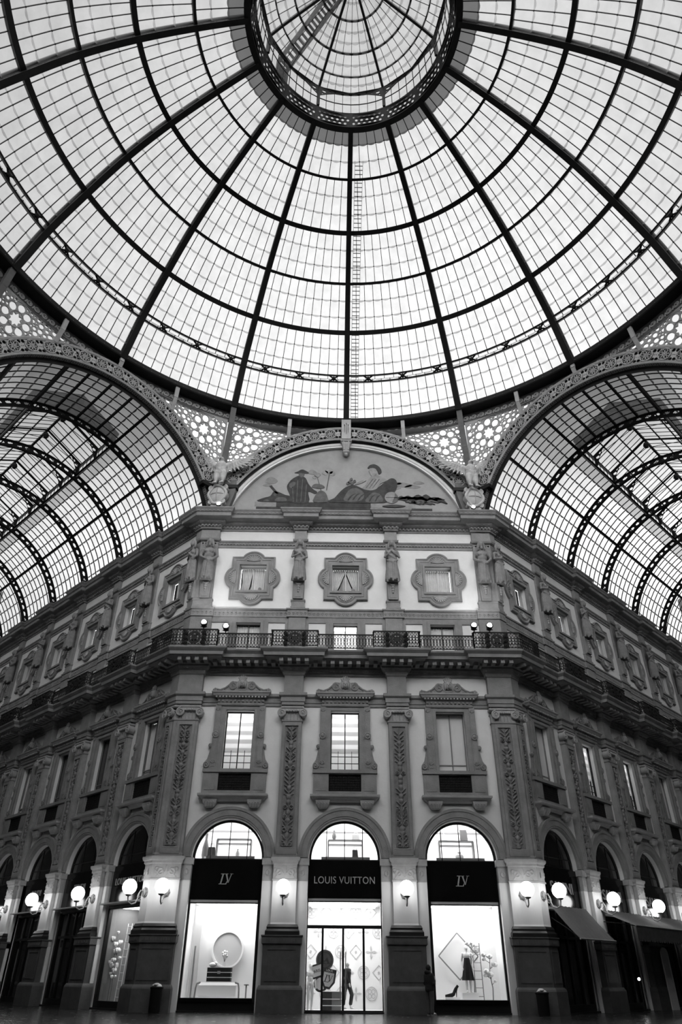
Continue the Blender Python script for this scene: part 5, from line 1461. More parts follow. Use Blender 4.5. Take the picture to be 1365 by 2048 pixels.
# base ring, soffit, wave frieze
m = MB(); m.lathe([(18.55, 31.22), (18.55, 31.52), (18.85, 31.6), (19.2, 31.6), (19.32, 31.2), (18.6, 31.16), (18.55, 31.22)], n=160); m.build('base_ring', IRON, dome)
m = MB()
for k in range(16 * 14):
    a = 2 * pi * (k + .5) / 224
    for zz in (31.28, 31.46): m.ball((18.54 * sin(a), 18.54 * cos(a), zz), .025, 5, 3)
m.build('bolts', IRON_M, dome)
m = MB(); RS = 19.3
m.lathe([(RS, 30.5), (RS, 31.2), (RS + .1, 31.2), (RS + .1, 30.5), (RS, 30.5)], n=160); m.lathe([(RS - .06, 30.44), (RS - .06, 30.54), (RS + .1, 30.54), (RS + .1, 30.44), (RS - .06, 30.44)], n=160)
m.build('frieze_band', IRON_M, dome)
def wave_seg():
    m = MB(); n = 15
    for j in range(n):
        a = (j + .5) / n * pi / 8
        pts = []
        for i in range(22):
            b = i / 21 * 1.9 * 2 * pi + pi * .9; r = .19 * (1 - .8 * i / 21)
            pts.append(((RS - .03), a + (r * cos(b) + .03) / RS, 30.84 + r * sin(b)))
        pts = [(RS - .03, a - .24 / RS, 30.66)] + pts
        m.tube([(r * sin(b), r * cos(b), z) for r, b, z in pts], [.045] * 12 + [.034] * (len(pts) - 12), 5)
    return m.mesh('wave_scrolls', LATTICE, True)
ws = wave_seg()
for k in range(16): link('wave_scrolls', ws, dome, rot=(0, 0, -k * pi / 8), label='running wave of pale scrolls')
# struts from the ring down to the corners and the short brackets between
for k in (-3, -1, 1, 3):
    a = k * pi / 8; m = MB()
    pts = [(18.75, 31.2), (18.95, 30.0), (19.3, 28.6), (19.75, 27.2), (20.1, 26.3)]
    for (r0, z0), (r1, z1) in zip(pts[:-1], pts[1:]): m.bar((r0 * sin(a), r0 * cos(a), z0), (r1 * sin(a), r1 * cos(a), z1), .34, .2, (sin(a), cos(a), 0))
    m.build('corner_strut', IRON_M, dome)
for k in (-5, -3, -2, -1, 1, 2, 3, 5):
    a = k * pi / 16 if abs(k) != 2 else k * pi / 8
    if abs(k) == 2: a = k * pi / 8
    face = round(a / (pi / 4)) * pi / 4; da = a - face
    yf = YF if face else Y0; x = yf * tan(da) * .985; zb = 21.8 + sqrt(max(.1, 8.75 ** 2 - x * x)) - .05
    y = yf - .42
    p1 = Vector((x * cos(face) + y * sin(face), -x * sin(face) + y * cos(face), zb)); p0 = Vector((18.72 * sin(a), 18.72 * cos(a), 31.2))
    m = MB(); mid = (p0 + p1) / 2 - Vector((sin(a), cos(a), 0)) * .12; out = (sin(a), cos(a), 0)
    m.bar(p0, mid, .24, .14, out); m.bar(mid, p1, .22, .14, out); m.build('short_bracket', LATTICE, dome, label='short pale bracket under the ring')

# ------------------------------------------------------------------ lantern on the dome
lan = thing('roof_lantern', 'round glazed lantern at the top of the dome', 'lantern', (0, 0, 0))
m = MB(); m.lathe([(5.62, 42.2), (5.40, 42.2), (5.12, 43.12), (5.12, 43.2), (5.3, 43.2), (5.62, 42.35), (5.62, 42.2)], n=96); m.build('drum', GLASS_L, lan)
def conemap(az0):
    def fn(u, v, w):
        r = 5.38 - .26 * v / .9 - w; a = az0 + u / 5.2
        return (r * sin(a), r * cos(a), 42.22 + v)
    return fn
for k in range(16):
    m = MB(); f = conemap((k + .5) * pi / 8); h = []
    for i in range(6):
        for j in range(3):
            h.append(circle(-.78 + .31 * i + (.08 if j % 2 else -.08), .22 + .24 * j, .085, 8))
    m.fill([(-.98 + .196 * i, .04) for i in range(11)] + [(.98 - .196 * i, .88) for i in range(11)], h, .04, .06, f); m.build('drum_lattice', IRON, lan)
for r_, z_, w_, h_ in ((5.46, 42.2, .34, .16), (5.16, 43.2, .2, .14)):
    m = MB(); m.lathe([(r_ - w_ / 2, z_ - h_ / 2), (r_ + w_ / 2, z_ - h_ / 2), (r_ + w_ / 2, z_ + h_ / 2), (r_ - w_ / 2, z_ + h_ / 2), (r_ - w_ / 2, z_ - h_ / 2)], n=96); m.build('drum_ring', IRON, lan)
for k in range(16):
    a = k * pi / 8; m = MB(); m.bar((5.36 * sin(a), 5.36 * cos(a), 42.2), (5.09 * sin(a), 5.09 * cos(a), 43.2), .2, .14, (sin(a), cos(a), 0)); m.build('drum_post', IRON, lan)
LP = [(5.05, 43.2), (5.02, 45.4), (4.3, 45.95), (3.3, 46.55), (1.9, 47.35), (.35, 48.1)]
def ring_tube(mb, r, z, w, h, n=64): mb.lathe([(r - w / 2, z - h / 2), (r + w / 2, z - h / 2), (r + w / 2, z + h / 2), (r - w / 2, z + h / 2), (r - w / 2, z - h / 2)], n=n)
for (r, z), w in zip(LP[1:5], (.14, .07, .1, .1)):
    m = MB(); ring_tube(m, r, z, w, .12); m.build('hoop', IRON, lan)
m = MB(); ring_tube(m, 4.95, 44.0, .04, .05); m.build('hand_rail', IRON, lan)
for k in range(8):
    a = (k + .5) * pi / 4; m = MB()
    for (r0, z0), (r1, z1) in zip(LP[:-1], LP[1:]): m.bar((r0 * sin(a), r0 * cos(a), z0), (r1 * sin(a), r1 * cos(a), z1), .13, .22, (sin(a), cos(a), 0))
    m.build('rib', IRON, lan)
    # arched spandrels either side of the post
    m = MB()
    for s in (-1, 1):
        L = pi / 4 * 5.0 / 2
        o = [(0, 45.36), (L, 45.36)] + [(L * (1 - i / 10), 45.3 - .95 * (i / 10) ** 2.4) for i in range(1, 11)]
        pts = [(s * (x + .05), z) for x, z in o]
        hs = [circle(s * .32, 45.0, .13, 8), circle(s * .68, 45.15, .1, 8), circle(s * 1.0, 45.24, .06, 8), circle(s * .22, 44.68, .07, 8)]
        m.fill(pts, hs, 0, .04, lambda u, v, w, a=a: ((4.98 - w) * sin(a + u / 5.0), (4.98 - w) * cos(a + u / 5.0), v))
    m.build('spandrel', IRON, lan)
m = MB(); bars = MB()
for i, n in ((0, 64), (1, 64), (2, 48), (3, 40), (4, 32)):
    (r0, z0), (r1, z1) = LP[i], LP[i + 1]; sub = 2 if i in (0,) else 1
    for k in range(n):
        a0, a1 = 2 * pi * k / n, 2 * pi * (k + 1) / n
        vs = [(r1 * 1.02 * sin(a1), r1 * 1.02 * cos(a1), z1), (r1 * 1.02 * sin(a0), r1 * 1.02 * cos(a0), z1)]
        for j in range(5):
            f = j / 4; a = a0 + (a1 - a0) * f; e = -.12 * sin(pi * f); vs.append(((r0 - (r1 - r0) * e * -.0) * 1.01 * sin(a), r0 * 1.01 * cos(a), z0 + e - .04))
        m.add(vs, [tuple(range(7))])
        bars.bar((r0 * sin(a0), r0 * cos(a0), z0), (r1 * sin(a0), r1 * cos(a0), z1), .025, .05, (sin(a0), cos(a0), 0))
for i, n in ((1, 64), (2, 48), (3, 40), (4, 32)):
    (r0, z0), (r1, z1) = LP[i], LP[i + 1]
    for f in ((.5,) if i != 3 else (.33, .66)):
        laps = MB()
        for k in range(n):
            a0, a1 = 2 * pi * k / n, 2 * pi * (k + 1) / n
            def Q(a, e): g = f + e / hypot(r1 - r0, z1 - z0); return ((r0 + (r1 - r0) * g) * .995 * sin(a), (r0 + (r1 - r0) * g) * .995 * cos(a), z0 + (z1 - z0) * g)
            laps.add([Q(a0 + (a1 - a0) * j / 4, -.05 - .07 * sin(pi * j / 4)) for j in range(5)] + [Q(a1, .03), Q(a0, .03)], [tuple(range(7))])
        laps.build('pane_overlaps', GLASS_O, lan, label='grey scalloped laps between panes')
m.build('glass', GLASS_L, lan); bars.build('glazing_bars', IRON, lan)
m = MB(); m.lathe([(0, 47.5), (.25, 47.58), (.36, 47.75), (.42, 48.0), (.3, 48.15)], n=16)
for k in range(8): a = k * pi / 4; m.ball((.42 * sin(a), .42 * cos(a), 47.8), (.12, .12, .2), 8, 6); m.ball((.24 * sin(a), .24 * cos(a), 47.6), .1, 8, 6)
m.build('finial_rosette', IRON, lan, smooth=True, label='hanging dark rosette')
# outside walkway that shows as a dark stripe through the lantern glass
m = MB(); a = rad(-48)
P = lambda r, z, o: Vector((r * sin(a) + o * cos(a), r * cos(a) - o * sin(a), z))
pl = [(5.5, 43.3), (5.45, 45.7), (4.4, 46.35), (3.3, 46.95), (1.9, 47.75), (.9, 48.2)]
wk = thing('roof_walkway', 'dark stepped walkway lying outside on the lantern glass', 'walkway')
for s in (-.34, .34):
    m = MB()
    for (r0, z0), (r1, z1) in zip(pl[:-1], pl[1:]): m.bar(P(r0, z0, s), P(r1, z1, s), .22, .1, (sin(a), cos(a), .5))
    m.build('stringer', IRON, wk)
for (r0, z0), (r1, z1) in zip(pl[:-1], pl[1:]):
    n = int(hypot(r1 - r0, z1 - z0) / .26)
    for j in range(n): f = (j + .5) / n; q = (r0 + (r1 - r0) * f, z0 + (z1 - z0) * f); m = MB(); m.bar(P(*q, -.3), P(*q, .3), .15, .04); m.build('step', IRON, wk)
# maintenance ladder outside the glass, right of the middle rib
ml = thing('roof_ladder', 'narrow iron ladder lying on the dome glass right of the middle rib', 'ladder')
for x in (.30, .78):
    m = MB()
    for i in range(60):
        t0, t1 = .05 + 5.3 * i / 60, .05 + 5.3 * (i + 1) / 60
        p, q = dome_pt(t0, 0, D_OUT - .15), dome_pt(t1, 0, D_OUT - .15); m.bar((x, p.y, p.z), (x, q.y, q.z), .022, .03)
    m.build('rail', IRON_M, ml)
for i in range(64):
    t = .08 + 5.25 * i / 64
    p = dome_pt(t, 0, D_OUT - .15); m = MB(); m.bar((.30, p.y, p.z), (.78, p.y, p.z), .045, .03); m.build('rung', IRON, ml)

# ------------------------------------------------------------------ arches: rosette bands
ZC = 21.8
def facemap(face, q0=0.):
    c, s = cos(face), sin(face)
    def fn(u, v, w): y = (YF if face else Y0) - q0 - w; return (u * c + y * s, -u * s + y * c, v)
    return fn
AW = rad(60)
def polar(r, ph): return (r * sin(ph), ZC + r * cos(ph))
def arc_poly(r0, r1, a0, a1, n): return [polar(r1, a0 + (a1 - a0) * i / n) for i in range(n + 1)] + [polar(r0, a1 - (a1 - a0) * i / n) for i in range(n + 1)]
def rosette_mesh():
    m = MB(); P = lambda r, a, o=0., b=0.: (r * cos(a) + o * cos(b), -.06, r * sin(a) + o * sin(b))
    for r, tr in ((.345, .034), (.085, .02)): m.tube([P(r, 2 * pi * i / 28) for i in range(28)], tr, 6, closed=True)
    for k in range(8):
        a = k * pi / 4
        m.tube([((.12 + .095 * (1 - cos(t))) * cos(a) - .062 * sin(t) * sin(a), -.06, (.12 + .095 * (1 - cos(t))) * sin(a) + .062 * sin(t) * cos(a)) for t in [2 * pi * i / 12 for i in range(12)]], .020, 5, closed=True)
    m.ball((0, -.07, 0), (.05, .03, .05), 8, 6)
    return m.mesh('rosette', LATTICE, True)
ROS = rosette_mesh()
for fi, (face, nm) in enumerate(((0, 'front painted gable'), (-pi / 4, 'left arm'), (pi / 4, 'right arm'))):
    t = thing('arch_band', 'cast iron arch band with rosettes around the %s' % nm, 'arch', group='rosette arch bands')
    f0 = facemap(face, .28); step = AW * 2 / 17
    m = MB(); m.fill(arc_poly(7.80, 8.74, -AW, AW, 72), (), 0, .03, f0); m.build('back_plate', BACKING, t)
    m = MB()
    for i in range(17):
        a0 = -AW + step * i
        cx, cz = polar(8.26, a0 + step / 2)
        hs = [circle(cx, cz, .385, 24)]
        for s in (-1, 1):
            for r in (8.0, 8.52):
                x, z = polar(r, a0 + step / 2 + s * step * .39); hs.append(circle(x, z, .105, 9))
            x, z = polar(8.26, a0 + step / 2 + s * step * .452); hs.append(circle(x, z, .03, 6))
            for r in (7.9, 8.62): x, z = polar(r, a0 + step / 2 + s * step * .17); hs.append(circle(x, z, .0 + .028, 6))
        m.fill(arc_poly(7.82, 8.70, a0, a0 + step, 8), hs, .10, .14, f0)
    m.build('openwork', LATTICE, t)
    for i in range(17):
        if fi == 0 and i == 8: continue
        ph = -AW + step * (i + .5); cx, cz = polar(8.26, ph); x, y, z = f0(cx, cz, .12)
        link('rosette', ROS, t, (x, y, z), (0, 0, -face))
    m = MB()
    for r, q, tr in ((8.74, .14, .06), (7.80, .14, .05), (8.66, .16, .025), (7.88, .16, .025)): m.tube([f0(*polar(r, -AW + 2 * AW * i / 72), q) for i in range(73)], tr, 6)
    m.build('edge_moulding', LATTICE, t, smooth=True)
    for s in (-1, 1):
        m = MB(); x, z = polar(8.26, s * AW); m.fill([(x - .62, z - .34), (x + .62, z - .34), (x + .62, z - .1), (x - .62, z - .1)], (), -.1, .3, f0); m.build('end_ledge', IRON, t, label='black ledge under the end of the band')
    if fi:
        m = MB(); m.fill(arc_poly(7.48, 7.84, -rad(73), rad(73), 72), (), -.2, -.17, f0); m.build('inner_rim', IRON, t)
        # soffit strip with small square ornaments, continuing down to the cornice
        m = MB(); s2 = MB(); n = 52; A2 = rad(73)
        fq = facemap(face, .28)
        P = lambda a, w, r=7.78: fq(*polar(r, a), w)
        for i in range(n):
            a0, a1 = -A2 + 2 * A2 * i / n, -A2 + 2 * A2 * (i + 1) / n
            m.add([P(a0, .14), P(a1, .14), P(a1, -.16), P(a0, -.16)], [(0, 1, 2, 3)])
            for e0, e1, w0, w1 in ((.12, .88, .11, .08), (.12, .88, -.1, -.13), (.12, .2, .11, -.13), (.8, .88, .11, -.13), (.4, .6, .03, -.05)):
                b0, b1 = a0 + (a1 - a0) * e0, a0 + (a1 - a0) * e1
                s2.add([P(b0, w0, 7.76), P(b1, w0, 7.76), P(b1, w1, 7.76), P(b0, w1, 7.76)], [(0, 1, 2, 3)])
        m.build('soffit', IRON_M, t); s2.build('soffit_ornament', LATTICE, t, label='small square soffit ornaments')
# gable over the front wall: pale moulding and painted lunette
m = MB(); f0 = facemap(0)
A3 = math.acos((23.95 - ZC) / 7.64)
m.fill(arc_poly(7.33, 7.66, -A3, A3, 72), (), 0, .2, f0); m.tube([f0(*polar(7.5, -A3 + 2 * A3 * i / 72), .2) for i in range(73)], .06, 6)
tag(m.build('trim_8', MARBLE, None, True), 'pale arched moulding around the painted gable', kind='structure')
m = MB(); m.fill(arc_poly(7.6, 8.9, -rad(72), rad(72), 72), (), -.3, .04, f0); tag(m.build('wall_gable', STONE), 'stone wall behind the front arch band', kind='structure')
t = thing('lunette_painting', 'large half-round painting of robed figures above the top cornice', 'painting', (0, 0, 0))
m = MB(); A4 = math.acos((23.9 - ZC) / 7.36); m.fill([polar(7.36, -A4 + 2 * A4 * i / 64) for i in range(65)], (), -.1, 0, f0); m.build('background', PAINT_BG, t, label='pale painted sky')
def blob(pts, n=3):
    """rounded outline through the points"""
    k = len(pts); out = []
    for i in range(k):
        p0, p1, p2, p3 = pts[i - 1], pts[i], pts[(i + 1) % k], pts[(i + 2) % k]
        for j in range(n):
            f = j / n; out.append(tuple(.5 * (2 * p1[c] + (p2[c] - p0[c]) * f + (2 * p0[c] - 5 * p1[c] + 4 * p2[c] - p3[c]) * f * f + (3 * p1[c] - p0[c] - 3 * p2[c] + p3[c]) * f ** 3) for c in (0, 1)))
    return out
LAYER = [0]
def paint(nm, mat, *shapes):
    m = MB(); LAYER[0] += 1
    for s in shapes: m.fill(s, (), .001, .004 + .002 * LAYER[0], f0)
    m.build(nm, mat, t)
paint('painted_ground', PAINT_D, [(-5.4, 24.4), (5.2, 24.4), (5.2, 24.62), (-5.4, 24.62)])
paint('painted_step', PAINT_L, [(-5.5, 24.64), (-4.2, 24.64), (-4.2, 24.98), (-5.5, 24.98)]); paint('painted_step', PAINT_L, [(1.5, 24.64), (4.2, 24.64), (4.2, 24.95), (1.5, 24.95)])
paint('painted_carpet', PAINT_D, [(-4.2, 24.63), (1.5, 24.63), (1.5, 24.98), (-4.2, 24.98)])
for cl_ in (((2.9, 26.1, .5, .18), (3.5, 26.3, .6, .22), (4.1, 26.2, .5, .16), (4.5, 26.5, .35, .14), (3.1, 26.45, .35, .14)), ((-4.6, 26.5, .4, .3), (-4.8, 26.2, .3, .14)), ((-2.1, 27.2, .28, .22), (-1.75, 27.05, .2, .16))):
    paint('painted_cloud', PAINT_C, *[blob([(x - a, z), (x - .5 * a, z + h), (x + .2 * a, z + 1.1 * h), (x + a, z + .2 * h), (x + .4 * a, z - .5 * h), (x - .5 * a, z - .4 * h)]) for x, z, a, h in cl_])
paint('painted_plumes', PAINT_L, *[blob([(x - r, z), (x - .6 * r, z + .8 * r), (x + .1 * r, z + r), (x + .9 * r, z + .5 * r), (x + .8 * r, z - .5 * r), (x, z - .8 * r)]) for x, z, r in ((-1.05, 27.35, .26), (-1.3, 27.2, .2), (-.85, 27.15, .2), (-1.8, 27.0, .18), (-1.95, 26.85, .14))])
paint('painted_stems', PAINT_M, [(-1.22, 25.9), (-1.16, 25.9), (-1.0, 27.2), (-1.05, 27.2)], [(-1.56, 25.9), (-1.50, 25.9), (-1.76, 26.9), (-1.8, 26.9)])
paint('painted_standing_figure', PAINT_D, blob([(-3.35, 24.95), (-3.42, 25.5), (-3.62, 26.1), (-3.45, 26.55), (-3.15, 26.85), (-2.85, 26.98), (-2.5, 26.8), (-2.3, 26.35), (-2.0, 25.95), (-1.75, 25.75), (-1.9, 25.6), (-2.3, 25.75), (-2.25, 24.95)]))
paint('painted_hat', PAINT_D, blob([(-3.2, 27.18), (-3.0, 27.3), (-2.75, 27.46), (-2.5, 27.36), (-2.3, 27.18), (-2.7, 27.14)]))
paint('painted_face', PAINT_M, blob([(-2.92, 27.15), (-2.9, 26.95), (-2.75, 26.85), (-2.6, 26.98), (-2.6, 27.15)]))
paint('painted_coat_folds', PAINT_M, *[[(x, 25.0), (x + .05, 25.0), (x + .05 + d, z), (x + d, z)] for x, d, z in ((-3.2, -.1, 26.1), (-3.0, .0, 26.6), (-2.75, .05, 26.7), (-2.5, .05, 26.3))], blob([(-3.5, 26.2), (-3.3, 26.5), (-3.1, 26.4), (-3.3, 26.0)]))
paint('painted_bundles', PAINT_D, blob([(-5.3, 25.0), (-5.0, 25.25), (-4.6, 25.4), (-4.4, 25.75), (-4.1, 25.7), (-3.7, 25.5), (-3.4, 25.4), (-3.3, 25.0)]), [(-4.7, 26.15), (-4.56, 26.2), (-4.1, 25.6), (-4.25, 25.55)])
paint('painted_vessels', PAINT_M, blob([(-4.3, 25.05), (-4.1, 25.3), (-3.7, 25.3), (-3.6, 25.05)]), blob([(-5.0, 25.02), (-4.8, 25.15), (-4.6, 25.02)]), circle(-4.3, 25.5, .1, 12))
paint('painted_kneeling_figure', PAINT_M, blob([(-1.95, 25.0), (-1.9, 25.4), (-1.7, 25.75), (-1.5, 25.85), (-1.25, 25.7), (-1.1, 25.3), (-1.1, 25.0)]), blob([(-2.1, 26.1), (-1.9, 26.35), (-1.5, 26.3), (-1.3, 26.1), (-1.6, 26.0)]))
paint('painted_reclining_figure', PAINT_D, blob([(-1.0, 25.0), (-.7, 25.3), (-.3, 25.85), (.1, 26.2), (.5, 26.3), (.9, 26.1), (1.3, 25.95), (1.9, 26.1), (2.4, 26.55), (2.8, 26.85), (3.1, 26.7), (3.15, 26.2), (2.9, 25.7), (2.6, 25.4), (2.3, 25.0)]))
paint('painted_gown', PAINT_M, blob([(-.1, 25.1), (.0, 25.6), (.3, 26.0), (.7, 26.05), (1.05, 25.8), (1.1, 25.4), (.8, 25.1)]), blob([(1.2, 25.05), (1.4, 25.5), (1.7, 25.75), (2.1, 25.6), (2.2, 25.05)]))
paint('painted_gown_folds', PAINT_D, *[blob([(x, z), (x + .2 * c, z + .35), (x + .5 * c, z + .5), (x + .28 * c, z + .3), (x + .08, z)]) for x, z, c in ((.1, 25.15, 1), (.4, 25.2, 1), (.7, 25.15, 1), (1.4, 25.1, .8), (1.75, 25.1, .8))])
paint('painted_shawl', PAINT_L, blob([(1.0, 26.05), (1.25, 26.35), (1.35, 26.7), (1.65, 27.02), (2.0, 27.05), (2.4, 26.85), (2.5, 26.65), (2.1, 26.4), (1.9, 26.05), (1.5, 25.9)]), blob([(.55, 26.35), (.85, 26.4), (1.25, 26.65), (1.15, 26.75), (.8, 26.55)]))
paint('painted_shawl_folds', PAINT_M, *[[(x, 26.05), (x + .04, 26.05), (x + .5, 26.75), (x + .44, 26.78)] for x in (1.2, 1.4, 1.6)])
paint('painted_head', PAINT_L, blob([(1.6, 27.0), (1.48, 27.25), (1.42, 27.45), (1.55, 27.7), (1.8, 27.7), (1.92, 27.4), (1.85, 27.1)]))
paint('painted_hair', PAINT_D, blob([(1.35, 27.62), (1.5, 27.85), (1.8, 27.92), (2.1, 27.7), (2.22, 27.35), (2.05, 27.15), (1.95, 27.45), (1.75, 27.62), (1.5, 27.6)]))
paint('painted_leaves', PAINT_M, *[blob([(x, z), (x + .12, z + .1), (x + .05, z + .25), (x - .08, z + .12)]) for x, z in ((.35, 26.3), (.2, 26.4), (.5, 26.45), (.3, 26.6), (.1, 26.3))])
paint('painted_jar', PAINT_L, circle(2.78, 25.38, .42, 20)); paint('painted_jar_shade', PAINT_M, blob([(2.8, 25.0), (3.1, 25.1), (3.18, 25.4), (3.0, 25.7), (2.95, 25.4)]), [(2.42, 25.36), (3.14, 25.36), (3.14, 25.41), (2.42, 25.41)])
paint('painted_shadow', PAINT_D, blob([(2.2, 24.75), (2.8, 24.85), (3.6, 24.78), (3.2, 24.66), (2.5, 24.66)]))
rnd_ = random.Random(9)
paint('painted_harvest', PAINT_D, *[blob([(x, z), (x + .4 * c, z + .16 + .1 * q_), (x + .95 * c, z + .02 - .25 * q_), (x + .4 * c, z - .04)]) for x, z, c, q_ in [(3.1 + .19 * j + rnd_.uniform(-.1, .1), 25.15 + .3 * rnd_.random(), rnd_.uniform(.7, 1.2), rnd_.random()) for j in range(12)]])
paint('painted_sheaf', PAINT_M, *[blob([(x, z), (x + .3, z + .1), (x + .7, z - .12), (x + .3, z - .03)]) for x, z in [(3.6 + .22 * j, 25.0 + .28 * rnd_.random()) for j in range(7)]])
# keystone bracket of the front arch
t = thing('keystone_bracket', 'pale fluted bracket hanging at the crown of the front arch', 'bracket')
m = MB(); m.fill(rect(-.3, .3, 29.5, 31.1), [rect(-.14, -.09, 30.0, 30.7), rect(-.025, .025, 29.9, 30.8), rect(.09, .14, 30.0, 30.7)], .3, .62, f0); m.fill(rect(-.28, .28, 29.52, 31.08), (), .28, .5, f0); m.build('plate', LATTICE, t)
MB().wrap([(x, y + Y0) for x, y in straight_plan(.24, .45)], [(-.12, 28.5), (-.02, 28.62), (-.08, 28.75), (-.03, 29.0), (.02, 29.2), (.04, 29.35), (.12, 29.4), (.12, 29.52), (0, 29.56)]).build('pendant', LATTICE, t)
m = MB(); m.ball(f0(0, 28.42, .35), (.1, .12, .14), 10, 8)
for s in (-1, 1): m.tube([f0(s * .12, 28.62, .6), f0(s * .14, 28.9, .62), f0(s * .16, 29.3, .6)], .04, 6)
m.build('drop', LATTICE, t, smooth=True)

# ------------------------------------------------------------------ pierced panels between ring and arches
def lattice_panel(face, sgn, lb):
    t = thing('lattice_panel', lb, 'panel', group='pierced spandrel panels of the dome')
    c, s = cos(face), sin(face); RA = 8.72; ZT = 30.48; XM = 7.72 if face else 7.62; yf = YF if face else Y0
    zb = lambda x: ZC + sqrt(max(0, RA * RA - x * x))
    def fn(u, v, w):
        a = atan2(u, yf); f = (v - zb(u)) / max(.05, ZT - zb(u)); f = min(1, max(0, f))
        pb = (u, yf - .30, zb(u)); pt = ((RS - .02) * sin(a), (RS - .02) * cos(a), ZT)
        x, y, z = [pb[j] + (pt[j] - pb[j]) * f for j in range(3)]; y -= w; x *= sgn
        return (x * c + y * s, -x * s + y * c, z)
    xs = [1.55 + (XM - 1.55) * i / 60 for i in range(61)]
    outer = [(x, zb(x) + .02) for x in xs] + [(x, ZT) for x in xs[::-1]]
    holes = []; used = []
    def ok(x, z, r):
        if x - r < 1.75 or x + r > XM - .08 or z + r > ZT - .06: return False
        for k in range(8):
            a = k * pi / 4
            if z + (r + .05) * sin(a) < zb(min(RA - .01, abs(x + (r + .05) * cos(a)))) + .05: return False
        return all(hypot(x - p, z - q) > r + g + .032 for p, q, g in used)
    X0, Z0 = (6.15 if face else 6.35), 29.40
    star = []
    for i in range(16): a = i * pi / 8 + pi / 8; r = .42 if i % 2 else .27; star.append((X0 + r * cos(a), Z0 + r * sin(a)))
    holes.append(star); used.append((X0, Z0, .40))
    for k in range(8):
        a = k * pi / 4 + pi / 4; x, z = X0 + .72 * cos(a), Z0 + .72 * sin(a)
        pts = []
        for i in range(14):
            b = 2 * pi * i / 14; rr = .225 * (1 + (.28 if i == 0 else 0)); pts.append((x + rr * cos(b + a + pi), z + rr * sin(b + a + pi)))
        if ok(x, z, .22): holes.append(pts); used.append((x, z, .225))
    for k in range(8):
        a = k * pi / 4 + pi / 8; x, z = X0 + .55 * cos(a), Z0 + .55 * sin(a); r = .06
        if ok(x, z, r): holes.append([(x + r * cos(b), z + r * sin(b)) for b in (a, a + 2.1, a + 4.2)]); used.append((x, z, r))
    rnd = random.Random(5)
    for r, n in ((.15, 350), (.11, 900), (.08, 2200), (.055, 4500)):
        for i in range(n):
            x = rnd.uniform(1.7, XM); z = rnd.uniform(25.8, ZT)
            if ok(x, z, r): holes.append(circle(x, z, r, 9 if r < .1 else 12, rnd.random())); used.append((x, z, r))
    m = MB(); m.fill(outer, holes, 0, .07, fn); m.build('pierced_plate', LATTICE, t)
    m = MB()
    for rr in (.46, 1.0):
        pts = [(X0 + rr * cos(2 * pi * i / 40), Z0 + rr * sin(2 * pi * i / 40)) for i in range(40)]
        if rr > 1: pts = [p for p in pts if p[1] > zb(min(8.7, p[0])) + .1 and p[1] < ZT - .05 and p[0] < XM - .05]
        m.tube([fn(x, z, .08) for x, z in pts], .028, 5, closed=rr < 1)
    m.build('rosette_ring', LATTICE, t, smooth=True)
for face, sgn, lb in ((0, -1, 'pierced panel left of the front gable'), (0, 1, 'pierced panel right of the front gable'), (-pi / 4, 1, 'pierced panel on the near side of the left arm arch'), (pi / 4, -1, 'pierced panel on the near side of the right arm arch'),
                      (-pi / 4, -1, 'pierced panel at the far left edge beyond the left arm arch'), (pi / 4, 1, 'pierced panel at the far right edge beyond the right arm arch')):
    lattice_panel(face, sgn, lb)

# ------------------------------------------------------------------ eagles and coats of arms on the corners
def eagle_parts():
    P = lambda x, q, z: Vector((x, -q, z))
    m = MB()
    m.ball(P(0, .55, 26.65), (.34, .3, .55), 14, 10); m.ball(P(0, .62, 27.0), (.3, .26, .32), 12, 8)
    m.ball(P(.0, .72, 27.35), (.17, .2, .19), 12, 8); m.tube([P(0, .88, 27.36), P(0, 1.0, 27.3), P(0, 1.02, 27.2)], [.07, .045, .015], 8)
    limb(m, [P(0, .62, 27.05), P(0, .68, 27.28)], [.2, .16])
    for s in (-1, 1):
        limb(m, [P(s * .17, .6, 26.45), P(s * .19, .66, 26.0), P(s * .19, .68, 25.68)], [.2, .15, .07])
        for j in (-1, 0, 1): m.tube([P(s * .19, .68, 25.7), P(s * .19 + j * .08, .82, 25.62), P(s * .19 + j * .1, .88, 25.5)], [.05, .045, .02], 6)
        limb(m, [P(s * .25, .55, 26.95), P(s * .5, .5, 27.15)], [.17, .14])
    m.tube([P(0, .45, 26.2), P(0, .35, 25.7)], [.25, .12], 10)
    for i in range(40):
        rnd = random.Random(i); a = rnd.uniform(-1, 1); z = rnd.uniform(26.3, 27.1); m.ball(P(.3 * sin(a * 1.4), .55 + .29 * cos(a * 1.4) * .95, z), (.05, .04, .08), 6, 5)
    body = organic(m, .03, 'body', EAGLE, 1)
    wings = {}
    for s in (-1, 1):
        for up in (0, 1):
            m = MB(); root = P(s * .36, .5, 27.05)
            tip = P(s * 1.02, .42, 27.95) if up else P(s * 1.12, .42, 27.35)
            limb(m, [root, (root + tip) / 2 + Vector((0, 0, .1)), tip], [.17, .14, .08])
            for rank, (n, L, w, dq) in enumerate(((10, .78, .085, 0), (9, .52, .08, .06), (8, .30, .075, .1))):
                for j in range(n):
                    f = (j + .3) / n; b = root + (tip - root) * f + Vector((0, 0, .08 * sin(pi * f)))
                    ang = rad(-95 + (155 if up else 125) * f); d = Vector((s * cos(ang), 0, sin(ang))); LL = L * (.7 + .55 * f)
                    e = b + d * LL; mid = (b + e) / 2 + P(0, dq, 0)
                    m.tube([b + P(0, dq, 0), mid, e + P(0, dq * .5, 0)], [w * .7, w, w * .45], 6)
            wings[s, up] = organic(m, .026, 'wing', EAGLE, 1)
    return body, wings
EB, EWG = eagle_parts()
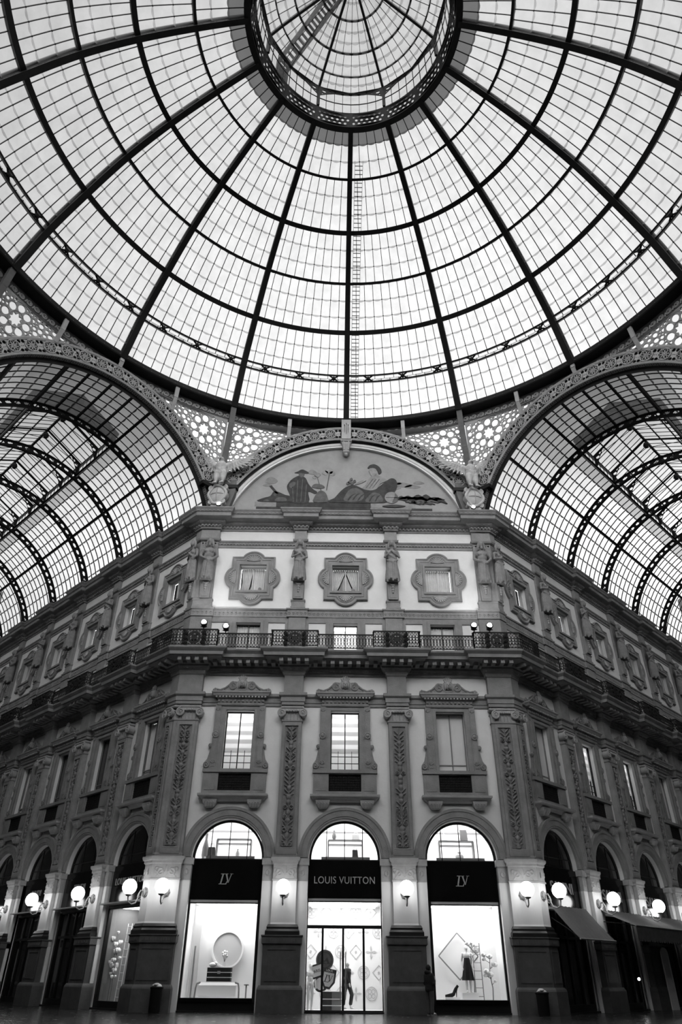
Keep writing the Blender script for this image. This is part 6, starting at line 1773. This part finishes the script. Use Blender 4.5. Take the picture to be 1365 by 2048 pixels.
for sg in (-1, 1):
    t = thing('eagle_statue', 'stone eagle with spread wings above the %s corner shield' % SIDE[sg], 'statue', group='corner eagles'); t.location = frame(0, sg * 7.5, .25)[0]; t.rotation_euler = (0, 0, sg * rad(9)); t.scale = (1.1, 1.1, 1.0)
    link('body', EB, t)
    link('wing', EWG[sg, 1], t); link('wing', EWG[-sg, 0], t)
    t = thing('coat_of_arms', 'oval stone shield with a cross below the %s eagle' % SIDE[sg], 'shield', group='corner shields'); t.location = frame(0, sg * 7.56, .15)[0]; t.rotation_euler = (0, 0, sg * rad(9))
    M = Matrix.Translation((0, -.62, 24.95)) @ Matrix.Rotation(rad(90), 4, 'X')
    m = MB()
    m.grid(lambda u, v: (lambda r, a: (.42 * r * cos(a), -.66 - .12 * (1 - r * r), 24.95 + .52 * r * sin(a)))(v, u * 2 * pi), 32, 6)
    m.build('shield', EAGLE, t, smooth=True)
    m = MB()
    for p in (((-.38, 0), (.38, 0)), ((0, -.46), (0, .46))): m.tube([(p[0][0] + (p[1][0] - p[0][0]) * i / 8, -.68 - .11 * (1 - (2 * i / 8 - 1) ** 2), 24.95 + p[0][1] + (p[1][1] - p[0][1]) * i / 8) for i in range(9)], .035, 6)
    m.build('cross', STONE_L, t)
    m = MB(); pts = [(.5 * cos(2 * pi * i / 36) * (1 + .10 * cos(8 * pi * i / 36)), 24.95 + .62 * sin(2 * pi * i / 36) * (1 + .08 * cos(6 * pi * i / 36))) for i in range(36)]
    m.fill([(x * 1.12, 24.95 + (z - 24.95) * 1.12) for x, z in pts], (), .3, .62)
    m.tube([(x, -.64, z) for x, z in pts], .09, 8, closed=True); m.fill([(-.3, 23.98), (.3, 23.98), (.42, 24.5), (-.42, 24.5)], (), .25, .58)
    for s in (-1, 1): volute(m, s * .42, 25.42, .62, .17, s); volute(m, s * .36, 24.42, .62, .15, s)
    m.build('scrolled_border', EAGLE, t, smooth=True)
    m = MB(); m.fill([(-.6, 23.95), (.6, 23.95), (.95, 25.3), (.95, 26.2), (-.95, 26.2), (-.95, 25.3)], (), -.25, .25); m.build('backing_pier', IRON_M, t)

# ------------------------------------------------------------------ glass barrel vaults of the arms
VZ, VR, MXA = 22.0, 7.5, rad(69.3)
HALF = sqrt(2) * (Y0 - W) / 2
MID = (W + Y0) / 2
def make_vault(sg):
    nm = SIDE[sg]; t = thing('glass_vault', 'glazed barrel roof with a raised ridge light over the %s arm' % nm, 'glass roof', (sg * MID, MID, 0), -sg * pi / 4)
    # local: x across (towards the front wall = -sg side), y along the arm
    sp = {-1: 4.72, 1: 4.9}[sg]; y1 = {-1: 4.2, 1: 4.3}[sg]; n = NB; YE = y1 + sp * (n - 1) + 2
    def V(a, y, r=VR): return Vector((-r * cos(a), y, VZ + r * sin(a)))
    A0 = rad(17)
    def rib():
        m = MB(); m_ = []
        L = 2 * (pi / 2 - A0); k = 34
        f = lambda u, v, w: V(A0 + u / VR, w, v)
        for i in range(k):
            u0, u1 = L * VR * i / k, L * VR * (i + 1) / k; c = (u0 + u1) / 2; hw = (u1 - u0) * .36
            h = [(c - hw, 7.27), (c - hw * .6, 7.18), (c - hw * .2, 7.2), (c, 7.14), (c + hw * .2, 7.2), (c + hw * .6, 7.18), (c + hw, 7.27), (c + hw * .6, 7.38), (c + hw * .2, 7.36), (c, 7.41), (c - hw * .2, 7.36), (c - hw * .6, 7.38)]
            m.fill([(u0, 7.05), (c, 7.05), (u1, 7.05), (u1, 7.5), (c, 7.5), (u0, 7.5)], [h], -.04, .04, f)
        for r in (7.05, 7.48):
            vs = []; fs = []; q = 60
            for i in range(q + 1):
                a = A0 + L * i / q; vs += [V(a, -.09, r - .03), V(a, .09, r - .03), V(a, .09, r + .03), V(a, -.09, r + .03)]
            for i in range(q):
                for c in range(4): fs.append((4 * i + c, 4 * i + (c + 1) % 4, 4 * i + 4 + (c + 1) % 4, 4 * i + 4 + c))
            m.add(vs, fs)
        for s in (-1, 1):
            p = V(A0 if s < 0 else pi - A0, 0, 7.25); m.lathe([(.0, -.55), (.06, -.5), (.12, -.3), (.2, -.05), (.24, .05), (.24, .2), (.1, .25)], p, 8)
        return m.mesh('arch_rib', IRON)
    me = rib()
    for k in range(n): link('arch_rib', me, t, (0, y1 + sp * k, 0))
    # purlins
    for a in (rad(45.6), MXA, pi - MXA, pi - rad(45.6)):
        m = MB(); m.bar(V(a, -.1, VR - .05), V(a, YE, VR - .05), .16, .2, V(a, 0, 1) - V(a, 0, 0)); m.build('purlin', IRON, t)
    for a in (rad(90), rad(79.5), pi - rad(79.5)):
        m = MB(); m.bar(V(a, -.1, VR - .05), V(a, y1, VR - .05), .12, .16); m.build('purlin', IRON, t)
    # panes
    def pane_rows(mb, a0, a1, rows, ya, yb, ny, dark=None, drow=()):
        for r in range(rows):
            b0 = a0 + (a1 - a0) * r / rows; b1 = a0 + (a1 - a0) * (r + 1) / rows
            for k in range(ny):
                c0 = ya + (yb - ya) * k / ny; c1 = ya + (yb - ya) * (k + 1) / ny; vs = []
                up = b1 > b0
                vs = [V(b1, c1, VR + .06), V(b1, c0, VR + .06)]
                for j in range(5):
                    f = j / 4; e = .013 * (.35 + .65 * sin(pi * f)); vs.append(V(b0 - (e if up else -e), c0 + (c1 - c0) * f, VR + .02))
                (dark if (dark is not None and r in drow) else mb).add(vs, [tuple(range(7))])
                if r:
                    g_ = .002 if up else -.002
                    lapv.add([V(b0 - (.010 if up else -.010) * (.1 + .9 * sin(pi * j / 4)), c0 + (c1 - c0) * j / 4, VR - .0) for j in range(5)] + [V(b0 + g_, c1, VR), V(b0 + g_, c0, VR)], [tuple(range(7))])
    ys = [-.1] + [y1 + sp * k for k in range(n)] + [YE]
    AL = rad(15)
    lapv = MB()
    for k in range(n + 1):
        ya, yb = ys[k], ys[k + 1]; ny = max(2, round((yb - ya) / .58)); 
        for mir in (0, 1):
            m = MB(); d = MB(); X = (lambda a: pi - a) if mir else (lambda a: a)
            pane_rows(m, X(AL), X(rad(45.6)), 5, ya, yb, ny)
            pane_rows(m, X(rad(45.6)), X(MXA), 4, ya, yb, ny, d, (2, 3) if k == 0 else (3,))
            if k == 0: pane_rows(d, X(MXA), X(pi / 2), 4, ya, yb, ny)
            m.build('glass_bay', GLASS_V, t); d.build('soot_and_shade_glass', GLASS_S, t, label='panes tinted dark for the shade outside')  # shade of the dome and outer gutter put into the pane tint
        for mir in (0, 1):
            b = MB()
            for j in range(0, ny):
                y = ya + (yb - ya) * j / ny
                X = (lambda a: pi - a) if mir else (lambda a: a)
                aa = [AL + (MXA - AL) * i / 12 for i in range(13)] + ([MXA + (pi / 2 - MXA) * i / 4 for i in range(1, 5)] if k == 0 else [])
                vs = []
                for a in aa: vs += [V(X(a), y - .014, VR - .03), V(X(a), y + .014, VR - .03), V(X(a), y + .014, VR + .03), V(X(a), y - .014, VR + .03)]
                b.add(vs, [(4 * i + c, 4 * i + (c + 1) % 4, 4 * i + 4 + (c + 1) % 4, 4 * i + 4 + c) for i in range(len(aa) - 1) for c in range(4)])
            b.build('glazing_bars', IRON, t)
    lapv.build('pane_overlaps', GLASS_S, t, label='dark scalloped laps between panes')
    # raised ridge light
    XM, ZM = VR * cos(MXA), VZ + VR * sin(MXA); ZE, ZR = ZM + .85, ZM + 2.35
    g = MB(); bars = MB(); rim = MB()
    ny = int((YE - y1) / .5)
    for mir in (-1, 1):
        rim.bar((mir * XM, y1, ZM), (mir * XM, YE, ZM), .12, .14); rim.bar((mir * (XM + .1), y1, ZE), (mir * (XM + .1), YE, ZE), .14, .14)
        for f in (.33, .66): rim.bar((mir * (XM + .2) * (1 - f), y1, ZE + (ZR - ZE) * f), (mir * (XM + .2) * (1 - f), YE, ZE + (ZR - ZE) * f), .06, .1)
        for k in range(ny):
            c0 = y1 + (YE - y1) * k / ny; c1 = y1 + (YE - y1) * (k + 1) / ny
            g.add([(mir * XM, c0, ZM), (mir * XM, c1, ZM), (mir * XM, c1, ZE), (mir * XM, c0, ZE)], [(0, 1, 2, 3)])
            for r in range(3):
                f0_, f1_ = r / 3, (r + 1) / 3; q = lambda f: (mir * (XM + .2) * (1 - f), ZE + (ZR - ZE) * f)
                (xa, za), (xb, zb_) = q(f0_), q(f1_); g.add([(xa, c0, za - .02), (xa, c1, za - .02), (xb, c1, zb_ + .01), (xb, c0, zb_ + .01)], [(0, 1, 2, 3)])
            bars.bar((mir * XM, c0, ZM), (mir * XM, c0, ZE), .03, .04, (0, 1, 0)); bars.bar((mir * (XM + .2), c0, ZE), (0, c0, ZR), .03, .05, (0, 1, 0))
    rim.bar((0, y1, ZR - .05), (0, YE, ZR - .05), .12, .18)
    g.add([(-XM, y1 - .02, ZM), (XM, y1 - .02, ZM), (XM + .2, y1 - .02, ZE), (0, y1 - .02, ZR), (-XM - .2, y1 - .02, ZE)], [(0, 1, 2, 3, 4)])
    g.build('ridge_glass', GLASS_V, t); bars.build('ridge_glazing_bars', IRON, t); rim.build('ridge_frame', IRON, t)
    for mir in (-1, 1):
        m = MB(); m.box(*sorted((mir * (XM - .03), mir * (XM + .05))), y1, YE, ZM - .2, ZM + .1); m.build('gutter_strip', LATTICE, t, label='pale strip along the foot of the ridge light')
    def truss():
        m = MB()
        for s in (-1, 1):
            m.bar((s * (XM + .15), 0, ZE), (0, 0, ZR - .05), .07, .12, (0, 1, 0)); m.bar((s * XM, 0, ZM), (s * XM, 0, ZE), .08, .1, (0, 1, 0))
            o = [(XM, ZM + .1), (XM, ZE), (XM - 1.5, ZE + .82)] + [(XM - 1.5 + 1.42 * (i / 8), ZE + .74 - (ZE + .64 - ZM) * (i / 8) ** 2.6) for i in range(1, 9)]
            hs = [circle(XM - .22, ZE - .12, .13, 8), circle(XM - .45, ZE + .12, .11, 8), circle(XM - .7, ZE + .3, .08, 8), circle(XM - .16, ZE - .42, .07, 8)]
            m.fill([(s * x, z) for x, z in o], [[(s * x, z) for x, z in h] for h in hs], -.03, .03)
            m.bar((s * (XM - .1), 0, ZE - .05), (0, 0, ZR - .75), .03, .03); 
        m.lathe([(0, -.25), (.12, -.18), (.2, 0), (.12, .2), (0, .25)], (0, 0, ZR - .55), 8); m.bar((0, 0, ZR - .5), (0, 0, ZR), .06, .06)
        return m.mesh('ridge_truss', IRON)
    tm = truss()
    for k in range(n * 2 - 1): link('ridge_truss', tm, t, (0, y1 + sp * k / 2 + .0, 0))
    return t
for sg in (-1, 1): make_vault(sg)
